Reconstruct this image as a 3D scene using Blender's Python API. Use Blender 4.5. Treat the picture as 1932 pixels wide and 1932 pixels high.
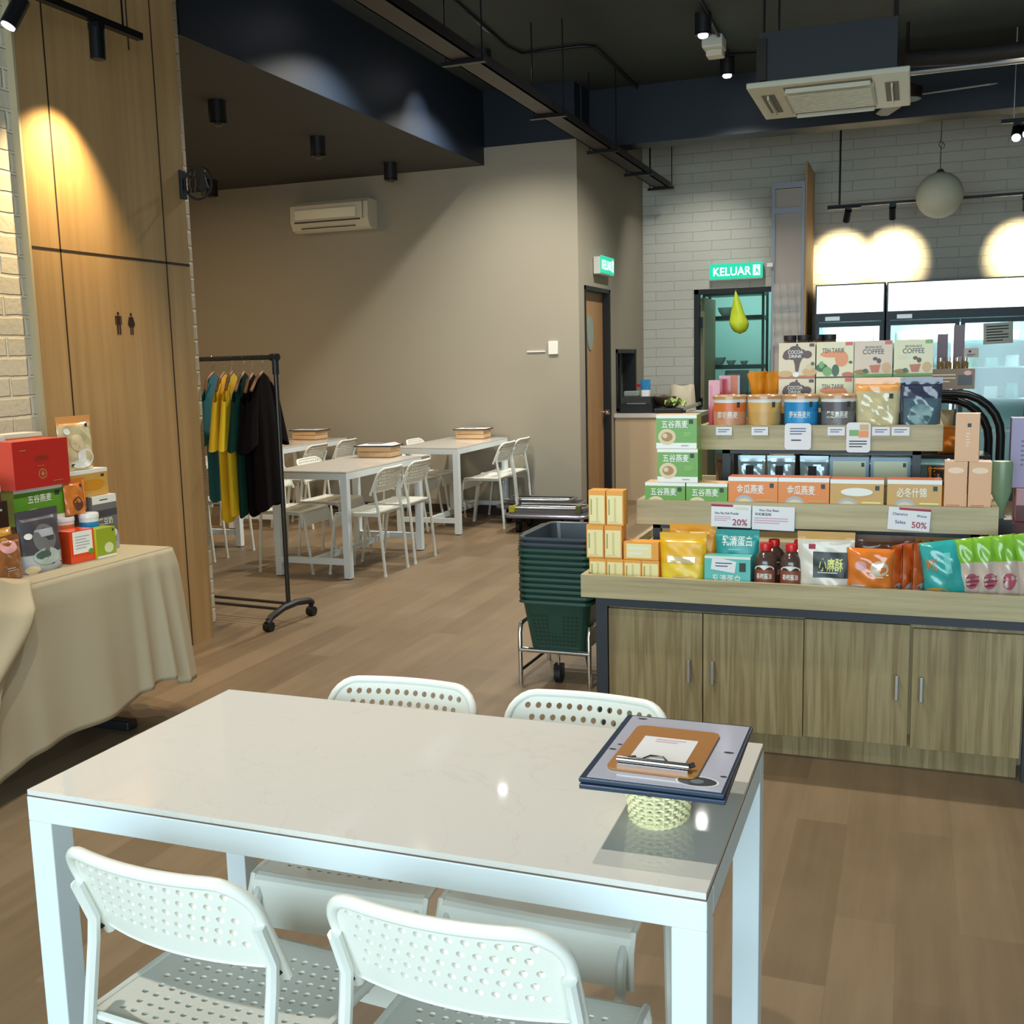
import bpy, bmesh, math, random
from mathutils import Vector, Matrix
R = math.radians
random.seed(7)
for o in list(bpy.data.objects): bpy.data.objects.remove(o, do_unlink=True)
SC = bpy.context.scene
COL = SC.collection

# ------------------------------------------------------------------ camera
cam_d = bpy.data.cameras.new('camera'); cam = bpy.data.objects.new('camera', cam_d); COL.objects.link(cam)
cam_d.sensor_fit = 'HORIZONTAL'; cam_d.sensor_width = 36.0
cam_d.lens = 2003.5 / 1932 * 36.0
cam_d.clip_start = 0.05; cam_d.clip_end = 100
yaw, pitch, roll = R(-20.661), R(8.164), R(-1.377)
fw = Vector((math.sin(yaw), math.cos(yaw), 0)); rt = Vector((math.cos(yaw), -math.sin(yaw), 0)); up = Vector((0, 0, 1))
f2 = fw * math.cos(pitch) - up * math.sin(pitch); u2 = up * math.cos(pitch) + fw * math.sin(pitch)
r2 = rt * math.cos(roll) + u2 * math.sin(roll); u3 = u2 * math.cos(roll) - rt * math.sin(roll)
m = Matrix((r2, u3, -f2)).transposed().to_4x4(); m.translation = Vector((0, 0, 1.48))
cam.matrix_world = m
SC.camera = cam

# ------------------------------------------------------------------ world, exposure, daylight
SC.view_settings.view_transform = 'Standard'; SC.view_settings.look = 'None'
SC.view_settings.gamma = 1.0; SC.view_settings.use_curve_mapping = False
SC.view_settings.exposure = 0.22
W = bpy.data.worlds.new('world'); SC.world = W; W.use_nodes = True
W.node_tree.nodes['Background'].inputs[0].default_value = (0.72, 0.86, 1.0, 1)
W.node_tree.nodes['Background'].inputs[1].default_value = 0.6

def area_light(name, loc, rot, sx, sy, power, color):
    d = bpy.data.lights.new(name, 'AREA'); d.shape = 'RECTANGLE'; d.size = sx; d.size_y = sy
    d.energy = power; d.color = color
    o = bpy.data.objects.new(name, d); COL.objects.link(o); o.location = loc; o.rotation_euler = rot
    return o
def spot_light(name, loc, target, power, color, angle=50, blend=0.6, radius=0.03):
    d = bpy.data.lights.new(name, 'SPOT'); d.energy = power; d.color = color
    d.spot_size = R(angle); d.spot_blend = blend; d.shadow_soft_size = radius
    o = bpy.data.objects.new(name, d); COL.objects.link(o); o.location = loc
    o.rotation_euler = (Vector(target) - Vector(loc)).to_track_quat('-Z', 'Y').to_euler()
    return o
DAY = (0.70, 0.90, 1.0)
area_light('shopfront_daylight', (-0.3, -2.75, 1.6), (R(90), 0, 0), 6.0, 2.5, 270, DAY)
area_light('alcove_warm_lamp', (-6.7, 6.6, 3.2), (0, 0, 0), 0.9, 0.9, 55, (1.0, 0.72, 0.42))
area_light('kitchen_tube_light', (-2.0, 13.6, 2.75), (0, 0, 0), 1.2, 0.3, 38, (0.62, 1.0, 0.92))

# ------------------------------------------------------------------ materials
def lin(h):
    h = h.lstrip('#'); c = [int(h[i:i + 2], 16) / 255 for i in (0, 2, 4)]
    return tuple((x / 12.92 if x <= 0.04045 else ((x + 0.055) / 1.055) ** 2.4) for x in c) + (1,)
MATS = {}
def mat(key, col, rough=0.5, metal=0.0, emit=0.0, alpha=1.0, trans=0.0, spec=0.5, var=0.0, vscale=8.0, coat=0.0, bump=0.0, bscale=200.0):
    if key in MATS: return MATS[key]
    M = bpy.data.materials.new(key); M.use_nodes = True; nt = M.node_tree; b = nt.nodes['Principled BSDF']
    c = lin(col) if isinstance(col, str) else col
    b.inputs['Base Color'].default_value = c; b.inputs['Roughness'].default_value = rough
    b.inputs['Metallic'].default_value = metal; b.inputs['Specular IOR Level'].default_value = spec
    b.inputs['Coat Weight'].default_value = coat; b.inputs['Coat Roughness'].default_value = 0.08
    b.inputs['Alpha'].default_value = alpha; b.inputs['Transmission Weight'].default_value = trans
    if emit: b.inputs['Emission Color'].default_value = c; b.inputs['Emission Strength'].default_value = emit
    tc = nt.nodes.new('ShaderNodeTexCoord')
    if var:
        n = nt.nodes.new('ShaderNodeTexNoise'); n.inputs['Scale'].default_value = vscale; n.inputs['Detail'].default_value = 4
        nt.links.new(tc.outputs['Object'], n.inputs['Vector'])
        mp = nt.nodes.new('ShaderNodeMapRange'); mp.inputs[3].default_value = 1 - var; mp.inputs[4].default_value = 1 + var
        nt.links.new(n.outputs['Fac'], mp.inputs[0])
        mx = nt.nodes.new('ShaderNodeVectorMath'); mx.operation = 'SCALE'; mx.inputs[0].default_value = c[:3]
        nt.links.new(mp.outputs[0], mx.inputs['Scale']); nt.links.new(mx.outputs[0], b.inputs['Base Color'])
    if bump:
        n = nt.nodes.new('ShaderNodeTexNoise'); n.inputs['Scale'].default_value = bscale
        nt.links.new(tc.outputs['Object'], n.inputs['Vector'])
        bp = nt.nodes.new('ShaderNodeBump'); bp.inputs['Strength'].default_value = bump; bp.inputs['Distance'].default_value = 0.002
        nt.links.new(n.outputs['Fac'], bp.inputs['Height']); nt.links.new(bp.outputs[0], b.inputs['Normal'])
    MATS[key] = M; return M

def ramp(nt, src, stops):
    r = nt.nodes.new('ShaderNodeValToRGB'); e = r.color_ramp.elements
    e[0].position, e[0].color = stops[0][0], lin(stops[0][1]); e[1].position, e[1].color = stops[-1][0], lin(stops[-1][1])
    for p, c in stops[1:-1]:
        x = e.new(p); x.color = lin(c)
    nt.links.new(src, r.inputs['Fac']); return r.outputs['Color']

def wood(key, axis, stops, scale=14.0, stretch=0.06, rough=0.45, band=0.0):
    """grain running along one axis"""
    if key in MATS: return MATS[key]
    M = bpy.data.materials.new(key); M.use_nodes = True; nt = M.node_tree; b = nt.nodes['Principled BSDF']
    tc = nt.nodes.new('ShaderNodeTexCoord'); mp = nt.nodes.new('ShaderNodeMapping')
    s = [1, 1, 1]; s['XYZ'.index(axis)] = stretch; mp.inputs['Scale'].default_value = s
    nt.links.new(tc.outputs['Object'], mp.inputs['Vector'])
    n = nt.nodes.new('ShaderNodeTexNoise'); n.inputs['Scale'].default_value = scale; n.inputs['Detail'].default_value = 6; n.inputs['Roughness'].default_value = 0.62
    nt.links.new(mp.outputs[0], n.inputs['Vector'])
    nt.links.new(ramp(nt, n.outputs['Fac'], stops), b.inputs['Base Color'])
    b.inputs['Roughness'].default_value = rough
    MATS[key] = M; return M

def bricks(key, plane, c1, c2, cm, bw, rh, mortar=0.012, bump=0.6, rough=0.7):
    M = bpy.data.materials.new(key); M.use_nodes = True; nt = M.node_tree; b = nt.nodes['Principled BSDF']
    tc = nt.nodes.new('ShaderNodeTexCoord'); sp = nt.nodes.new('ShaderNodeSeparateXYZ'); cb = nt.nodes.new('ShaderNodeCombineXYZ')
    nt.links.new(tc.outputs['Object'], sp.inputs[0])
    nt.links.new(sp.outputs[plane[0]], cb.inputs[0]); nt.links.new(sp.outputs[plane[1]], cb.inputs[1])
    nz = nt.nodes.new('ShaderNodeTexNoise'); nz.inputs['Scale'].default_value = 9
    nt.links.new(tc.outputs['Object'], nz.inputs['Vector'])
    ma = nt.nodes.new('ShaderNodeVectorMath'); ma.operation = 'MULTIPLY_ADD'
    nt.links.new(nz.outputs['Color'], ma.inputs[0]); ma.inputs[1].default_value = (0.012, 0.012, 0); nt.links.new(cb.outputs[0], ma.inputs[2])
    t = nt.nodes.new('ShaderNodeTexBrick'); nt.links.new(ma.outputs[0], t.inputs['Vector'])
    t.inputs['Color1'].default_value = lin(c1); t.inputs['Color2'].default_value = lin(c2); t.inputs['Mortar'].default_value = lin(cm)
    t.inputs['Scale'].default_value = 1; t.inputs['Brick Width'].default_value = bw; t.inputs['Row Height'].default_value = rh
    t.inputs['Mortar Size'].default_value = mortar; t.inputs['Mortar Smooth'].default_value = 0.6
    nt.links.new(t.outputs['Color'], b.inputs['Base Color'])
    inv = nt.nodes.new('ShaderNodeMath'); inv.operation = 'SUBTRACT'; inv.inputs[0].default_value = 1; nt.links.new(t.outputs['Fac'], inv.inputs[1])
    ad = nt.nodes.new('ShaderNodeMath'); ad.operation = 'MULTIPLY_ADD'; ad.inputs[1].default_value = 0.35
    n2 = nt.nodes.new('ShaderNodeTexNoise'); n2.inputs['Scale'].default_value = 40; nt.links.new(tc.outputs['Object'], n2.inputs['Vector'])
    nt.links.new(n2.outputs['Fac'], ad.inputs[0]); nt.links.new(inv.outputs[0], ad.inputs[2])
    bp = nt.nodes.new('ShaderNodeBump'); bp.inputs['Strength'].default_value = bump; bp.inputs['Distance'].default_value = 0.008
    nt.links.new(ad.outputs[0], bp.inputs['Height']); nt.links.new(bp.outputs[0], b.inputs['Normal'])
    b.inputs['Roughness'].default_value = rough; MATS[key] = M; return M

def floor_mat():
    M = bpy.data.materials.new('vinyl_plank_floor'); M.use_nodes = True; nt = M.node_tree; b = nt.nodes['Principled BSDF']
    tc = nt.nodes.new('ShaderNodeTexCoord'); sp = nt.nodes.new('ShaderNodeSeparateXYZ'); cb = nt.nodes.new('ShaderNodeCombineXYZ')
    nt.links.new(tc.outputs['Object'], sp.inputs[0]); nt.links.new(sp.outputs[1], cb.inputs[0]); nt.links.new(sp.outputs[0], cb.inputs[1])
    t = nt.nodes.new('ShaderNodeTexBrick'); nt.links.new(cb.outputs[0], t.inputs['Vector'])
    t.inputs['Color1'].default_value = (0, 0, 0, 1); t.inputs['Color2'].default_value = (1, 1, 1, 1); t.inputs['Mortar'].default_value = (0.1, 0.1, 0.1, 1)
    t.inputs['Scale'].default_value = 1; t.inputs['Brick Width'].default_value = 0.92; t.inputs['Row Height'].default_value = 0.152
    t.inputs['Mortar Size'].default_value = 0.0009; t.offset = 0.37
    mp = nt.nodes.new('ShaderNodeMapping'); mp.inputs['Scale'].default_value = (1, 0.07, 1)
    nt.links.new(tc.outputs['Object'], mp.inputs['Vector'])
    n = nt.nodes.new('ShaderNodeTexNoise'); n.inputs['Scale'].default_value = 22; n.inputs['Detail'].default_value = 7; n.inputs['Roughness'].default_value = 0.6
    nt.links.new(mp.outputs[0], n.inputs['Vector'])
    n2 = nt.nodes.new('ShaderNodeTexNoise'); n2.inputs['Scale'].default_value = 2.6; n2.inputs['Detail'].default_value = 3
    nt.links.new(tc.outputs['Object'], n2.inputs['Vector'])
    a = nt.nodes.new('ShaderNodeMix'); a.data_type = 'FLOAT'; a.inputs[0].default_value = 0.62
    nt.links.new(t.outputs['Color'], a.inputs[2]); nt.links.new(n.outputs['Fac'], a.inputs[3])
    a2 = nt.nodes.new('ShaderNodeMix'); a2.data_type = 'FLOAT'; a2.inputs[0].default_value = 0.3
    nt.links.new(a.outputs[0], a2.inputs[2]); nt.links.new(n2.outputs['Fac'], a2.inputs[3])
    nt.links.new(ramp(nt, a2.outputs[0], [(0.2, '#64533e'), (0.42, '#73614a'), (0.6, '#7f6c54'), (0.85, '#8c7960')]), b.inputs['Base Color'])
    b.inputs['Roughness'].default_value = 0.42; b.inputs['Specular IOR Level'].default_value = 0.35
    MATS['floor'] = M; return M

FLOOR = floor_mat()
BRICK_L = bricks('white_painted_brick_left', (1, 2), '#d2cbb8', '#cac3b0', '#dcd5c2', 0.215, 0.086, 0.009, 0.9)
BRICK_B = bricks('white_painted_brick_back', (0, 2), '#c6c7bd', '#c2c3b8', '#b3b4aa', 0.42, 0.105, 0.005, 0.6)
OAK = wood('light_oak_panel', 'Z', [(0.25, '#a08055'), (0.5, '#ae8e60'), (0.75, '#ba9b6d')], 16, 0.04, 0.5)
ZEB_Z = wood('striped_wood_vertical', 'Z', [(0.30, '#6b5739'), (0.40, '#84714b'), (0.47, '#9c8b62'), (0.52, '#84704a'), (0.58, '#a2926a'), (0.64, '#85724c'), (0.72, '#aa9b72')], 8, 0.04, 0.45)
ZEB_X = wood('striped_wood_horizontal', 'X', [(0.28, '#8c7c58'), (0.45, '#a59771'), (0.6, '#b3a67f'), (0.75, '#c0b48e')], 26, 0.05, 0.45)
DOORW = wood('veneer_door_wood', 'Z', [(0.3, '#a27c52'), (0.7, '#b48e62')], 18, 0.05, 0.5)
CRATEW = wood('pale_crate_wood', 'X', [(0.3, '#c9a377'), (0.7, '#dcb98d')], 30, 0.1, 0.6)
WALL = mat('warm_grey_paint', '#9f9887', 0.75, var=0.02, vscale=3)
NAVY = mat('navy_paint', '#141f2d', 0.5)
CEIL = mat('dark_ceiling_paint', '#2d3633', 0.7)
SOFF = mat('grey_soffit_paint', '#3f3f3b', 0.8)
BLK = mat('matte_black', '#16171a', 0.5)
BLKM = mat('black_metal', '#1d1e21', 0.35, 0.6)
BROWNM = mat('dark_brown_metal', '#2a221e', 0.45, 0.4)
CHAR = mat('charcoal_steel', '#31363d', 0.45, 0.2)
WHITE = mat('white_plastic', '#e6e7dd', 0.35)
PLAS = mat('chair_white_plastic', '#e9eadf', 0.32)
CHAIRM = mat('chair_white_tube', '#dfe2da', 0.35)
TBL = mat('white_powder_coat', '#dfe9ec', 0.4)
CREAMW = mat('cream_white', '#ddd8c6', 0.5)
CHROME = mat('chrome', '#d8dadc', 0.12, 1.0)
STEEL = mat('brushed_steel', '#a9aaa8', 0.35, 0.9)
GREYM = mat('grey_aluminium', '#878b92', 0.45, 0.5)
RUB = mat('black_rubber', '#131313', 0.6)
GLASS = mat('clear_glass', '#dff0f0', 0.05, trans=1.0)
PAPER = mat('white_paper', '#e4e4e6', 0.6)
INK = mat('black_ink', '#2a2a2c', 0.7)
INKR = mat('red_ink', '#a8324a', 0.7)
INKB = mat('blue_ink', '#4a5f8c', 0.7)
PINKL = mat('faint_pink_ink', '#caa3b4', 0.7)
SKIRT = mat('dark_skirting', '#3a2f27', 0.6)

# ------------------------------------------------------------------ mesh builder
class MB:
    def __init__(s): s.v = []; s.f = []; s.mi = []; s.m = []
    def mid(s, m):
        if m not in s.m: s.m.append(m)
        return s.m.index(m)
    def add(s, vs, fs, m, M=None):
        k = len(s.v); i = s.mid(m)
        for p in vs:
            p = Vector(p)
            if M is not None: p = M @ p
            s.v.append(tuple(p))
        for f in fs: s.f.append(tuple(k + a for a in f)); s.mi.append(i)
        return s
    def box(s, a, b, m, M=None):
        x0, y0, z0 = a; x1, y1, z1 = b
        vs = [(x0, y0, z0), (x1, y0, z0), (x1, y1, z0), (x0, y1, z0), (x0, y0, z1), (x1, y0, z1), (x1, y1, z1), (x0, y1, z1)]
        return s.add(vs, [(0, 3, 2, 1), (4, 5, 6, 7), (0, 1, 5, 4), (1, 2, 6, 5), (2, 3, 7, 6), (3, 0, 4, 7)], m, M)
    def quad(s, a, b, c, d, m, M=None): return s.add([a, b, c, d], [(0, 1, 2, 3)], m, M)
    def tube(s, pts, r, m, seg=8, closed=False, caps=True, M=None):
        pts = [Vector(p) for p in pts]; n = len(pts); rs = r if isinstance(r, (list, tuple)) else [r] * n
        vs = []; fs = []; nrm = None
        for i, p in enumerate(pts):
            if closed: d = (pts[(i + 1) % n] - pts[i - 1])
            else: d = (pts[min(i + 1, n - 1)] - pts[max(i - 1, 0)])
            d.normalize()
            if nrm is None:
                a = Vector((0, 0, 1)) if abs(d.z) < 0.9 else Vector((1, 0, 0)); nrm = d.cross(a).normalized()
            else:
                nrm = (nrm - d * nrm.dot(d)); nrm.normalize()
            bn = d.cross(nrm)
            for k in range(seg):
                a = 2 * math.pi * k / seg + math.pi / seg
                vs.append(p + (nrm * math.cos(a) + bn * math.sin(a)) * rs[i])
        rng = n if closed else n - 1
        for i in range(rng):
            j = (i + 1) % n
            for k in range(seg):
                l = (k + 1) % seg
                fs.append((i * seg + k, i * seg + l, j * seg + l, j * seg + k))
        if caps and not closed:
            fs.append(tuple(range(seg - 1, -1, -1))); fs.append(tuple((n - 1) * seg + k for k in range(seg)))
        return s.add(vs, fs, m, M)
    def cyl(s, a, b, r, m, r2=None, seg=16, M=None): return s.tube([a, b], [r, r if r2 is None else r2], m, seg, M=M)
    def lathe(s, prof, m, c=(0, 0, 0), seg=24, M=None, sx=1, sy=1):
        """prof: list of (r, z) or (r, z, material of the band above)"""
        n = len(prof); vs = []
        for q in prof:
            for k in range(seg):
                a = 2 * math.pi * k / seg; vs.append((c[0] + q[0] * math.cos(a) * sx, c[1] + q[0] * math.sin(a) * sy, c[2] + q[1]))
        k0 = len(s.v); s.v += [tuple((M @ Vector(p)) if M is not None else p) for p in vs]
        cur = s.mid(m)
        for i in range(n - 1):
            if len(prof[i]) > 2: cur = s.mid(prof[i][2])
            for k in range(seg):
                l = (k + 1) % seg
                s.f.append((k0 + i * seg + k, k0 + i * seg + l, k0 + (i + 1) * seg + l, k0 + (i + 1) * seg + k)); s.mi.append(cur)
        s.f.append(tuple(k0 + k for k in range(seg - 1, -1, -1))); s.mi.append(s.mid(m))
        s.f.append(tuple(k0 + (n - 1) * seg + k for k in range(seg))); s.mi.append(cur)
        return s
    def grid(s, fn, nu, nv, m, mf=None, M=None, flip=False):
        vs = [fn(i / nu, j / nv) for j in range(nv + 1) for i in range(nu + 1)]
        k0 = len(s.v); s.v += [tuple((M @ Vector(p)) if M is not None else p) for p in vs]
        for j in range(nv):
            for i in range(nu):
                a = k0 + j * (nu + 1) + i; q = (a, a + 1, a + nu + 2, a + nu + 1)
                s.f.append(q[::-1] if flip else q)
                s.mi.append(s.mid(mf((i + .5) / nu, (j + .5) / nv) if mf else m))
        return s
    def poly(s, pts, z0, z1, m, M=None):
        n = len(pts); vs = [(x, y, z0) for x, y in pts] + [(x, y, z1) for x, y in pts]
        fs = [tuple(range(n - 1, -1, -1)), tuple(range(n, 2 * n))] + [(i, (i + 1) % n, n + (i + 1) % n, n + i) for i in range(n)]
        return s.add(vs, fs, m, M)
    # printed shapes laid on a surface P(u, v); Wd, Ht are its size in metres
    def decal(s, P, Wd, Ht, items, off=0.0006):
        def S(u, v, k=1.0):
            e = 1e-3; p = Vector(P(u, v)); du = Vector(P(u + e, v)) - Vector(P(u - e, v)); dv = Vector(P(u, v + e)) - Vector(P(u, v - e))
            n = du.cross(dv)
            if n.length < 1e-12: n = Vector((0, -1, 0))
            n.normalize(); return p + n * off * k
        for q, it in enumerate(items):
            k = 1 + 0.35 * q; t = it[0]; m_ = it[-1]
            if t == 'r':
                u0, v0, u1, v1 = it[1:5]; nu = 1 if s.flat else 8; nv = 1 if s.flat else 6
                s.grid(lambda a, b: tuple(S(u0 + (u1 - u0) * a, v0 + (v1 - v0) * b, k)), nu, nv, m_)
            elif t == 'e':
                cu, cv, ru, rv = it[1:5]
                vs = [S(cu, cv, k)] + [S(cu + ru * math.cos(a * math.pi / 10), cv + rv * math.sin(a * math.pi / 10), k) for a in range(20)]
                s.add(vs, [(0, 1 + a, 1 + (a + 1) % 20) for a in range(20)], m_)
            elif t == 'p':
                vs = [S(u, v, k) for u, v in it[1]]; s.add(vs, [tuple(range(len(vs)))], m_)
            elif t == 't':
                cu, cv, h, txt = it[1:5]; tv, tf, tw = text_geo(txt); sc = h / 0.72
                mw = it[5] if len(it) > 6 else None
                sx = sc if mw is None else mw / max(tw, 1e-3)
                vs = [S(cu + (x - tw / 2) * sx / Wd, cv + (y - 0.36) * sc / Ht, k + 0.5) for x, y in tv]
                s.add(vs, tf, m_)
            elif t == 'l':      # rows of small print
                u0, v0, u1, v1, n = it[1:6]; hh = (v1 - v0) / n
                for a in range(n):
                    w = 1 if a % 3 else 0.75
                    vs = [S(u0, v0 + hh * (a + .3), k), S(u0 + (u1 - u0) * w, v0 + hh * (a + .3), k), S(u0 + (u1 - u0) * w, v0 + hh * (a + .68), k), S(u0, v0 + hh * (a + .68), k)]
                    s.add(vs, [(0, 1, 2, 3)], m_)
        return s
    flat = True
    def build(s, name, parent=None, loc=(0, 0, 0), rz=0.0, smooth=False, bevel=0.0, rx=0.0, ry=0.0, merge=False):
        me = bpy.data.meshes.new(name); me.from_pydata(s.v, [], s.f)
        for m_ in s.m: me.materials.append(m_)
        me.polygons.foreach_set('material_index', s.mi)
        me.update()
        if merge:
            bm = bmesh.new(); bm.from_mesh(me); bmesh.ops.remove_doubles(bm, verts=bm.verts, dist=2e-4); bmesh.ops.recalc_face_normals(bm, faces=bm.faces); bm.to_mesh(me); bm.free()
        if smooth:
            me.polygons.foreach_set('use_smooth', [True] * len(me.polygons)); me.set_sharp_from_angle(angle=R(40))
        o = bpy.data.objects.new(name, me); COL.objects.link(o); o.location = loc; o.rotation_euler = (rx, ry, rz)
        if parent: o.parent = parent
        if bevel:
            b = o.modifiers.new('bevel', 'BEVEL'); b.width = bevel; b.segments = 2; b.limit_method = 'ANGLE'; b.angle_limit = R(50)
        return o

_TX = {}
def text_geo(t):
    if t in _TX: return _TX[t]
    c = bpy.data.curves.new('t', 'FONT'); c.body = t; c.resolution_u = 3; c.offset = 0.012
    o = bpy.data.objects.new('t', c); COL.objects.link(o)
    dg = bpy.context.evaluated_depsgraph_get(); me = bpy.data.meshes.new_from_object(o.evaluated_get(dg))
    v = [(p.co.x, p.co.y) for p in me.vertices]; f = [tuple(p.vertices) for p in me.polygons]
    x0 = min([a[0] for a in v] or [0]); x1 = max([a[0] for a in v] or [1]); v = [(a - x0, b) for a, b in v]
    bpy.data.meshes.remove(me); bpy.data.objects.remove(o); bpy.data.curves.remove(c)
    _TX[t] = (v, f, x1 - x0); return _TX[t]

def tag(o, label, cat, group=None, kind=None):
    o['label'] = label; o['category'] = cat
    if group: o['group'] = group
    if kind: o['kind'] = kind
    return o
def thing(name, label, cat, loc=(0, 0, 0), rz=0.0, group=None):
    o = bpy.data.objects.new(name, None); COL.objects.link(o); o.empty_display_size = 0.1
    o.location = loc; o.rotation_euler = (0, 0, rz); return tag(o, label, cat, group)
def struct(o):
    o['kind'] = 'structure'; return o
def children(o): return [c for c in o.children]
def copy_tree(o, loc=None, rz=None, label=None, parent=None):
    c = o.copy(); COL.objects.link(c)
    if parent: c.parent = parent
    if loc is not None: c.location = loc
    if rz is not None: c.rotation_euler = (o.rotation_euler[0], o.rotation_euler[1], rz)
    if label: c['label'] = label
    for ch in [x for x in SC.objects if x.parent == o]: copy_tree(ch, parent=c)
    return c

def arc(cx, cy, r, a0, a1, n): return [(cx + r * math.cos(R(a0 + (a1 - a0) * i / n)), cy + r * math.sin(R(a0 + (a1 - a0) * i / n))) for i in range(n + 1)]

# ================================================================== THE ROOM
CZ = 3.93
struct(MB().box((-8, -2.6, -0.1), (3.2, 16, 0), FLOOR).build('floor'))
struct(MB().box((-8, -2.6, CZ), (3.2, 16, CZ + 0.12), CEIL).build('ceiling'))
# left wall: brick up to the panel, then brick again behind it to the end of the wall
w = MB().box((-3.85, -2.6, 0), (-3.617, 3.69, CZ), BRICK_L); w.box((-3.99, 3.69, 0), (-3.79, 5.08, CZ), BRICK_L)
struct(w.build('wall_left'))
struct(MB().box((-8, 4.98, 0), (-3.99, 5.08, 3.27), WALL).build('wall_restroom'))
struct(MB().box((-8.1, 4.98, 0), (-8, 9.6, CZ), WALL).build('wall_alcove'))
# lowered soffit and the side of the high ceiling above it
struct(MB().box((-8, 5.08, 3.27), (-3.79, 9.5, CZ), SOFF).build('trim_1'))
struct(MB().box((-3.79, 5.08, 3.27), (-3.775, 9.5, CZ), NAVY).build('trim_2'))
struct(MB().box((-8, 9.5, 0), (-2.88, 9.6, 3.43), WALL).build('wall_back'))
struct(MB().box((-8, 9.52, 3.43), (-2.9, 9.7, CZ), NAVY).build('trim_3'))
# wall with the restroom door, opening Y 9.68..10.56, hatch Y 10.78..11.65
dw = MB()
dw.box((-2.98, 9.6, 0), (-2.88, 9.68, 3.43), WALL); dw.box((-2.98, 9.68, 2.15), (-2.88, 10.56, 3.43), WALL)
dw.box((-2.98, 10.56, 0), (-2.88, 10.80, 3.43), WALL); dw.box((-2.98, 10.80, 0), (-2.88, 11.62, 0.92), WALL)
dw.box((-2.98, 10.80, 1.56), (-2.88, 11.62, 3.43), WALL); dw.box((-2.98, 11.62, 0), (-2.88, 12.02, 3.43), WALL)
struct(dw.build('wall_door_side'))
struct(MB().box((-3.0, 9.7, 3.43), (-2.885, 9.93, CZ), NAVY).build('trim_4'))
struct(MB().box((-2.98, 10.2, 3.43), (-2.88, 12.02, CZ), WALL).build('wall_door_side_top'))
# white brick wall with the kitchen doorway X -2.30..-1.40
bw = MB()
bw.box((-2.98, 12.02, 0), (-2.30, 12.14, CZ), BRICK_B); bw.box((-2.30, 12.02, 2.20), (-1.40, 12.14, CZ), BRICK_B)
bw.box((-1.40, 12.02, 0), (3.2, 12.14, CZ), BRICK_B); struct(bw.build('wall_brick'))
struct(MB().box((-3.0, 9.93, 3.42), (3.2, 10.2, CZ), NAVY).build('trim_5'))
struct(MB().box((3.2, -2.6, 0), (3.3, 16, CZ), WALL).build('wall_right'))
# shop front behind the photographer
fwl = MB()
fwl.box((-8, -2.7, 2.9), (3.2, -2.6, CZ), WALL); fwl.box((-8, -2.7, 0), (-3.4, -2.6, 2.9), WALL); fwl.box((2.8, -2.7, 0), (3.2, -2.6, 2.9), WALL); fwl.box((-3.4, -2.7, 0), (2.8, -2.6, 0.3), WALL)
struct(fwl.build('wall_front'))
wf = MB()
for x in (-3.37, -1.85, -0.3, 1.25, 2.77): wf.box((x - 0.025, -2.66, 0.3), (x + 0.025, -2.6, 2.9), CHAR)
wf.box((-3.4, -2.66, 0.3), (2.8, -2.6, 0.35), CHAR); wf.box((-3.4, -2.66, 2.85), (2.8, -2.6, 2.9), CHAR)
struct(wf.build('window_1'))
struct(MB().box((-7.9, 9.485, 0), (-2.88, 9.5, 0.085), SKIRT).build('baseboard_back'))

# oak panel with the restroom door
wp = thing('wall_panel', 'tall light oak wall panel with thin black joints and a restroom pictogram', 'wall panel', (-3.58, 4.24, 0))
b = MB(); b.box((-0.20, -0.55, 0), (0, 0.53, CZ), OAK); b.build('panel_board', wp)
b = MB(); gm = mat('joint_black', '#2b1c12', 0.7)
for y, z0, z1 in ((-0.385, 0, CZ), (0.343, 0, CZ), (0.17, 3.0, CZ)): b.box((0, y - 0.004, z0), (0.0012, y + 0.004, z1), gm)
b.box((0, -0.55, 2.005), (0.0012, 0.53, 2.017), gm); b.box((-0.04, -0.5512, 2.005), (0.001, -0.55, 2.017), gm)
b.build('joint_line', wp)
b = MB(); b.box((-0.2, -0.565, 0), (0.0, -0.5515, CZ), mat('panel_edge_trim', '#b3a483', 0.6)); b.build('side_trim', wp)
pic = MB(); PD = mat('pictogram_brown', '#2a130c', 0.6)
def man(b, cy, z0, h, skirt):
    X = 0.0015
    def pl(pts): b.add([(X, cy + y * h, z0 + z * h) for y, z in pts], [tuple(range(len(pts)))], PD)
    pl([(0.075 * math.cos(a * math.pi / 8), 0.92 + 0.075 * math.sin(a * math.pi / 8)) for a in range(16)])
    if skirt:
        pl([(-0.10, 0.81), (-0.20, 0.36), (0.20, 0.36), (0.10, 0.81)]); pl([(-0.10, 0.81), (-0.15, 0.80), (-0.25, 0.45), (-0.20, 0.43)]); pl([(0.15, 0.80), (0.10, 0.81), (0.20, 0.43), (0.25, 0.45)])
        pl([(-0.11, 0.36), (-0.11, 0.0), (-0.02, 0.0), (-0.02, 0.36)]); pl([(0.02, 0.36), (0.02, 0.0), (0.11, 0.0), (0.11, 0.36)])
    else:
        pl([(-0.13, 0.82), (-0.13, 0.42), (0.13, 0.42), (0.13, 0.82)]); pl([(-0.21, 0.80), (-0.21, 0.43), (-0.15, 0.43), (-0.14, 0.82)]); pl([(0.14, 0.82), (0.15, 0.43), (0.21, 0.43), (0.21, 0.80)])
        pl([(-0.13, 0.42), (-0.13, 0.0), (-0.02, 0.0), (-0.02, 0.42)]); pl([(0.02, 0.42), (0.02, 0.0), (0.13, 0.0), (0.13, 0.42)])
man(pic, -0.045, 1.645, 0.108, False); man(pic, 0.045, 1.645, 0.105, True); pic.build('restroom_pictogram', wp)

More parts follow.
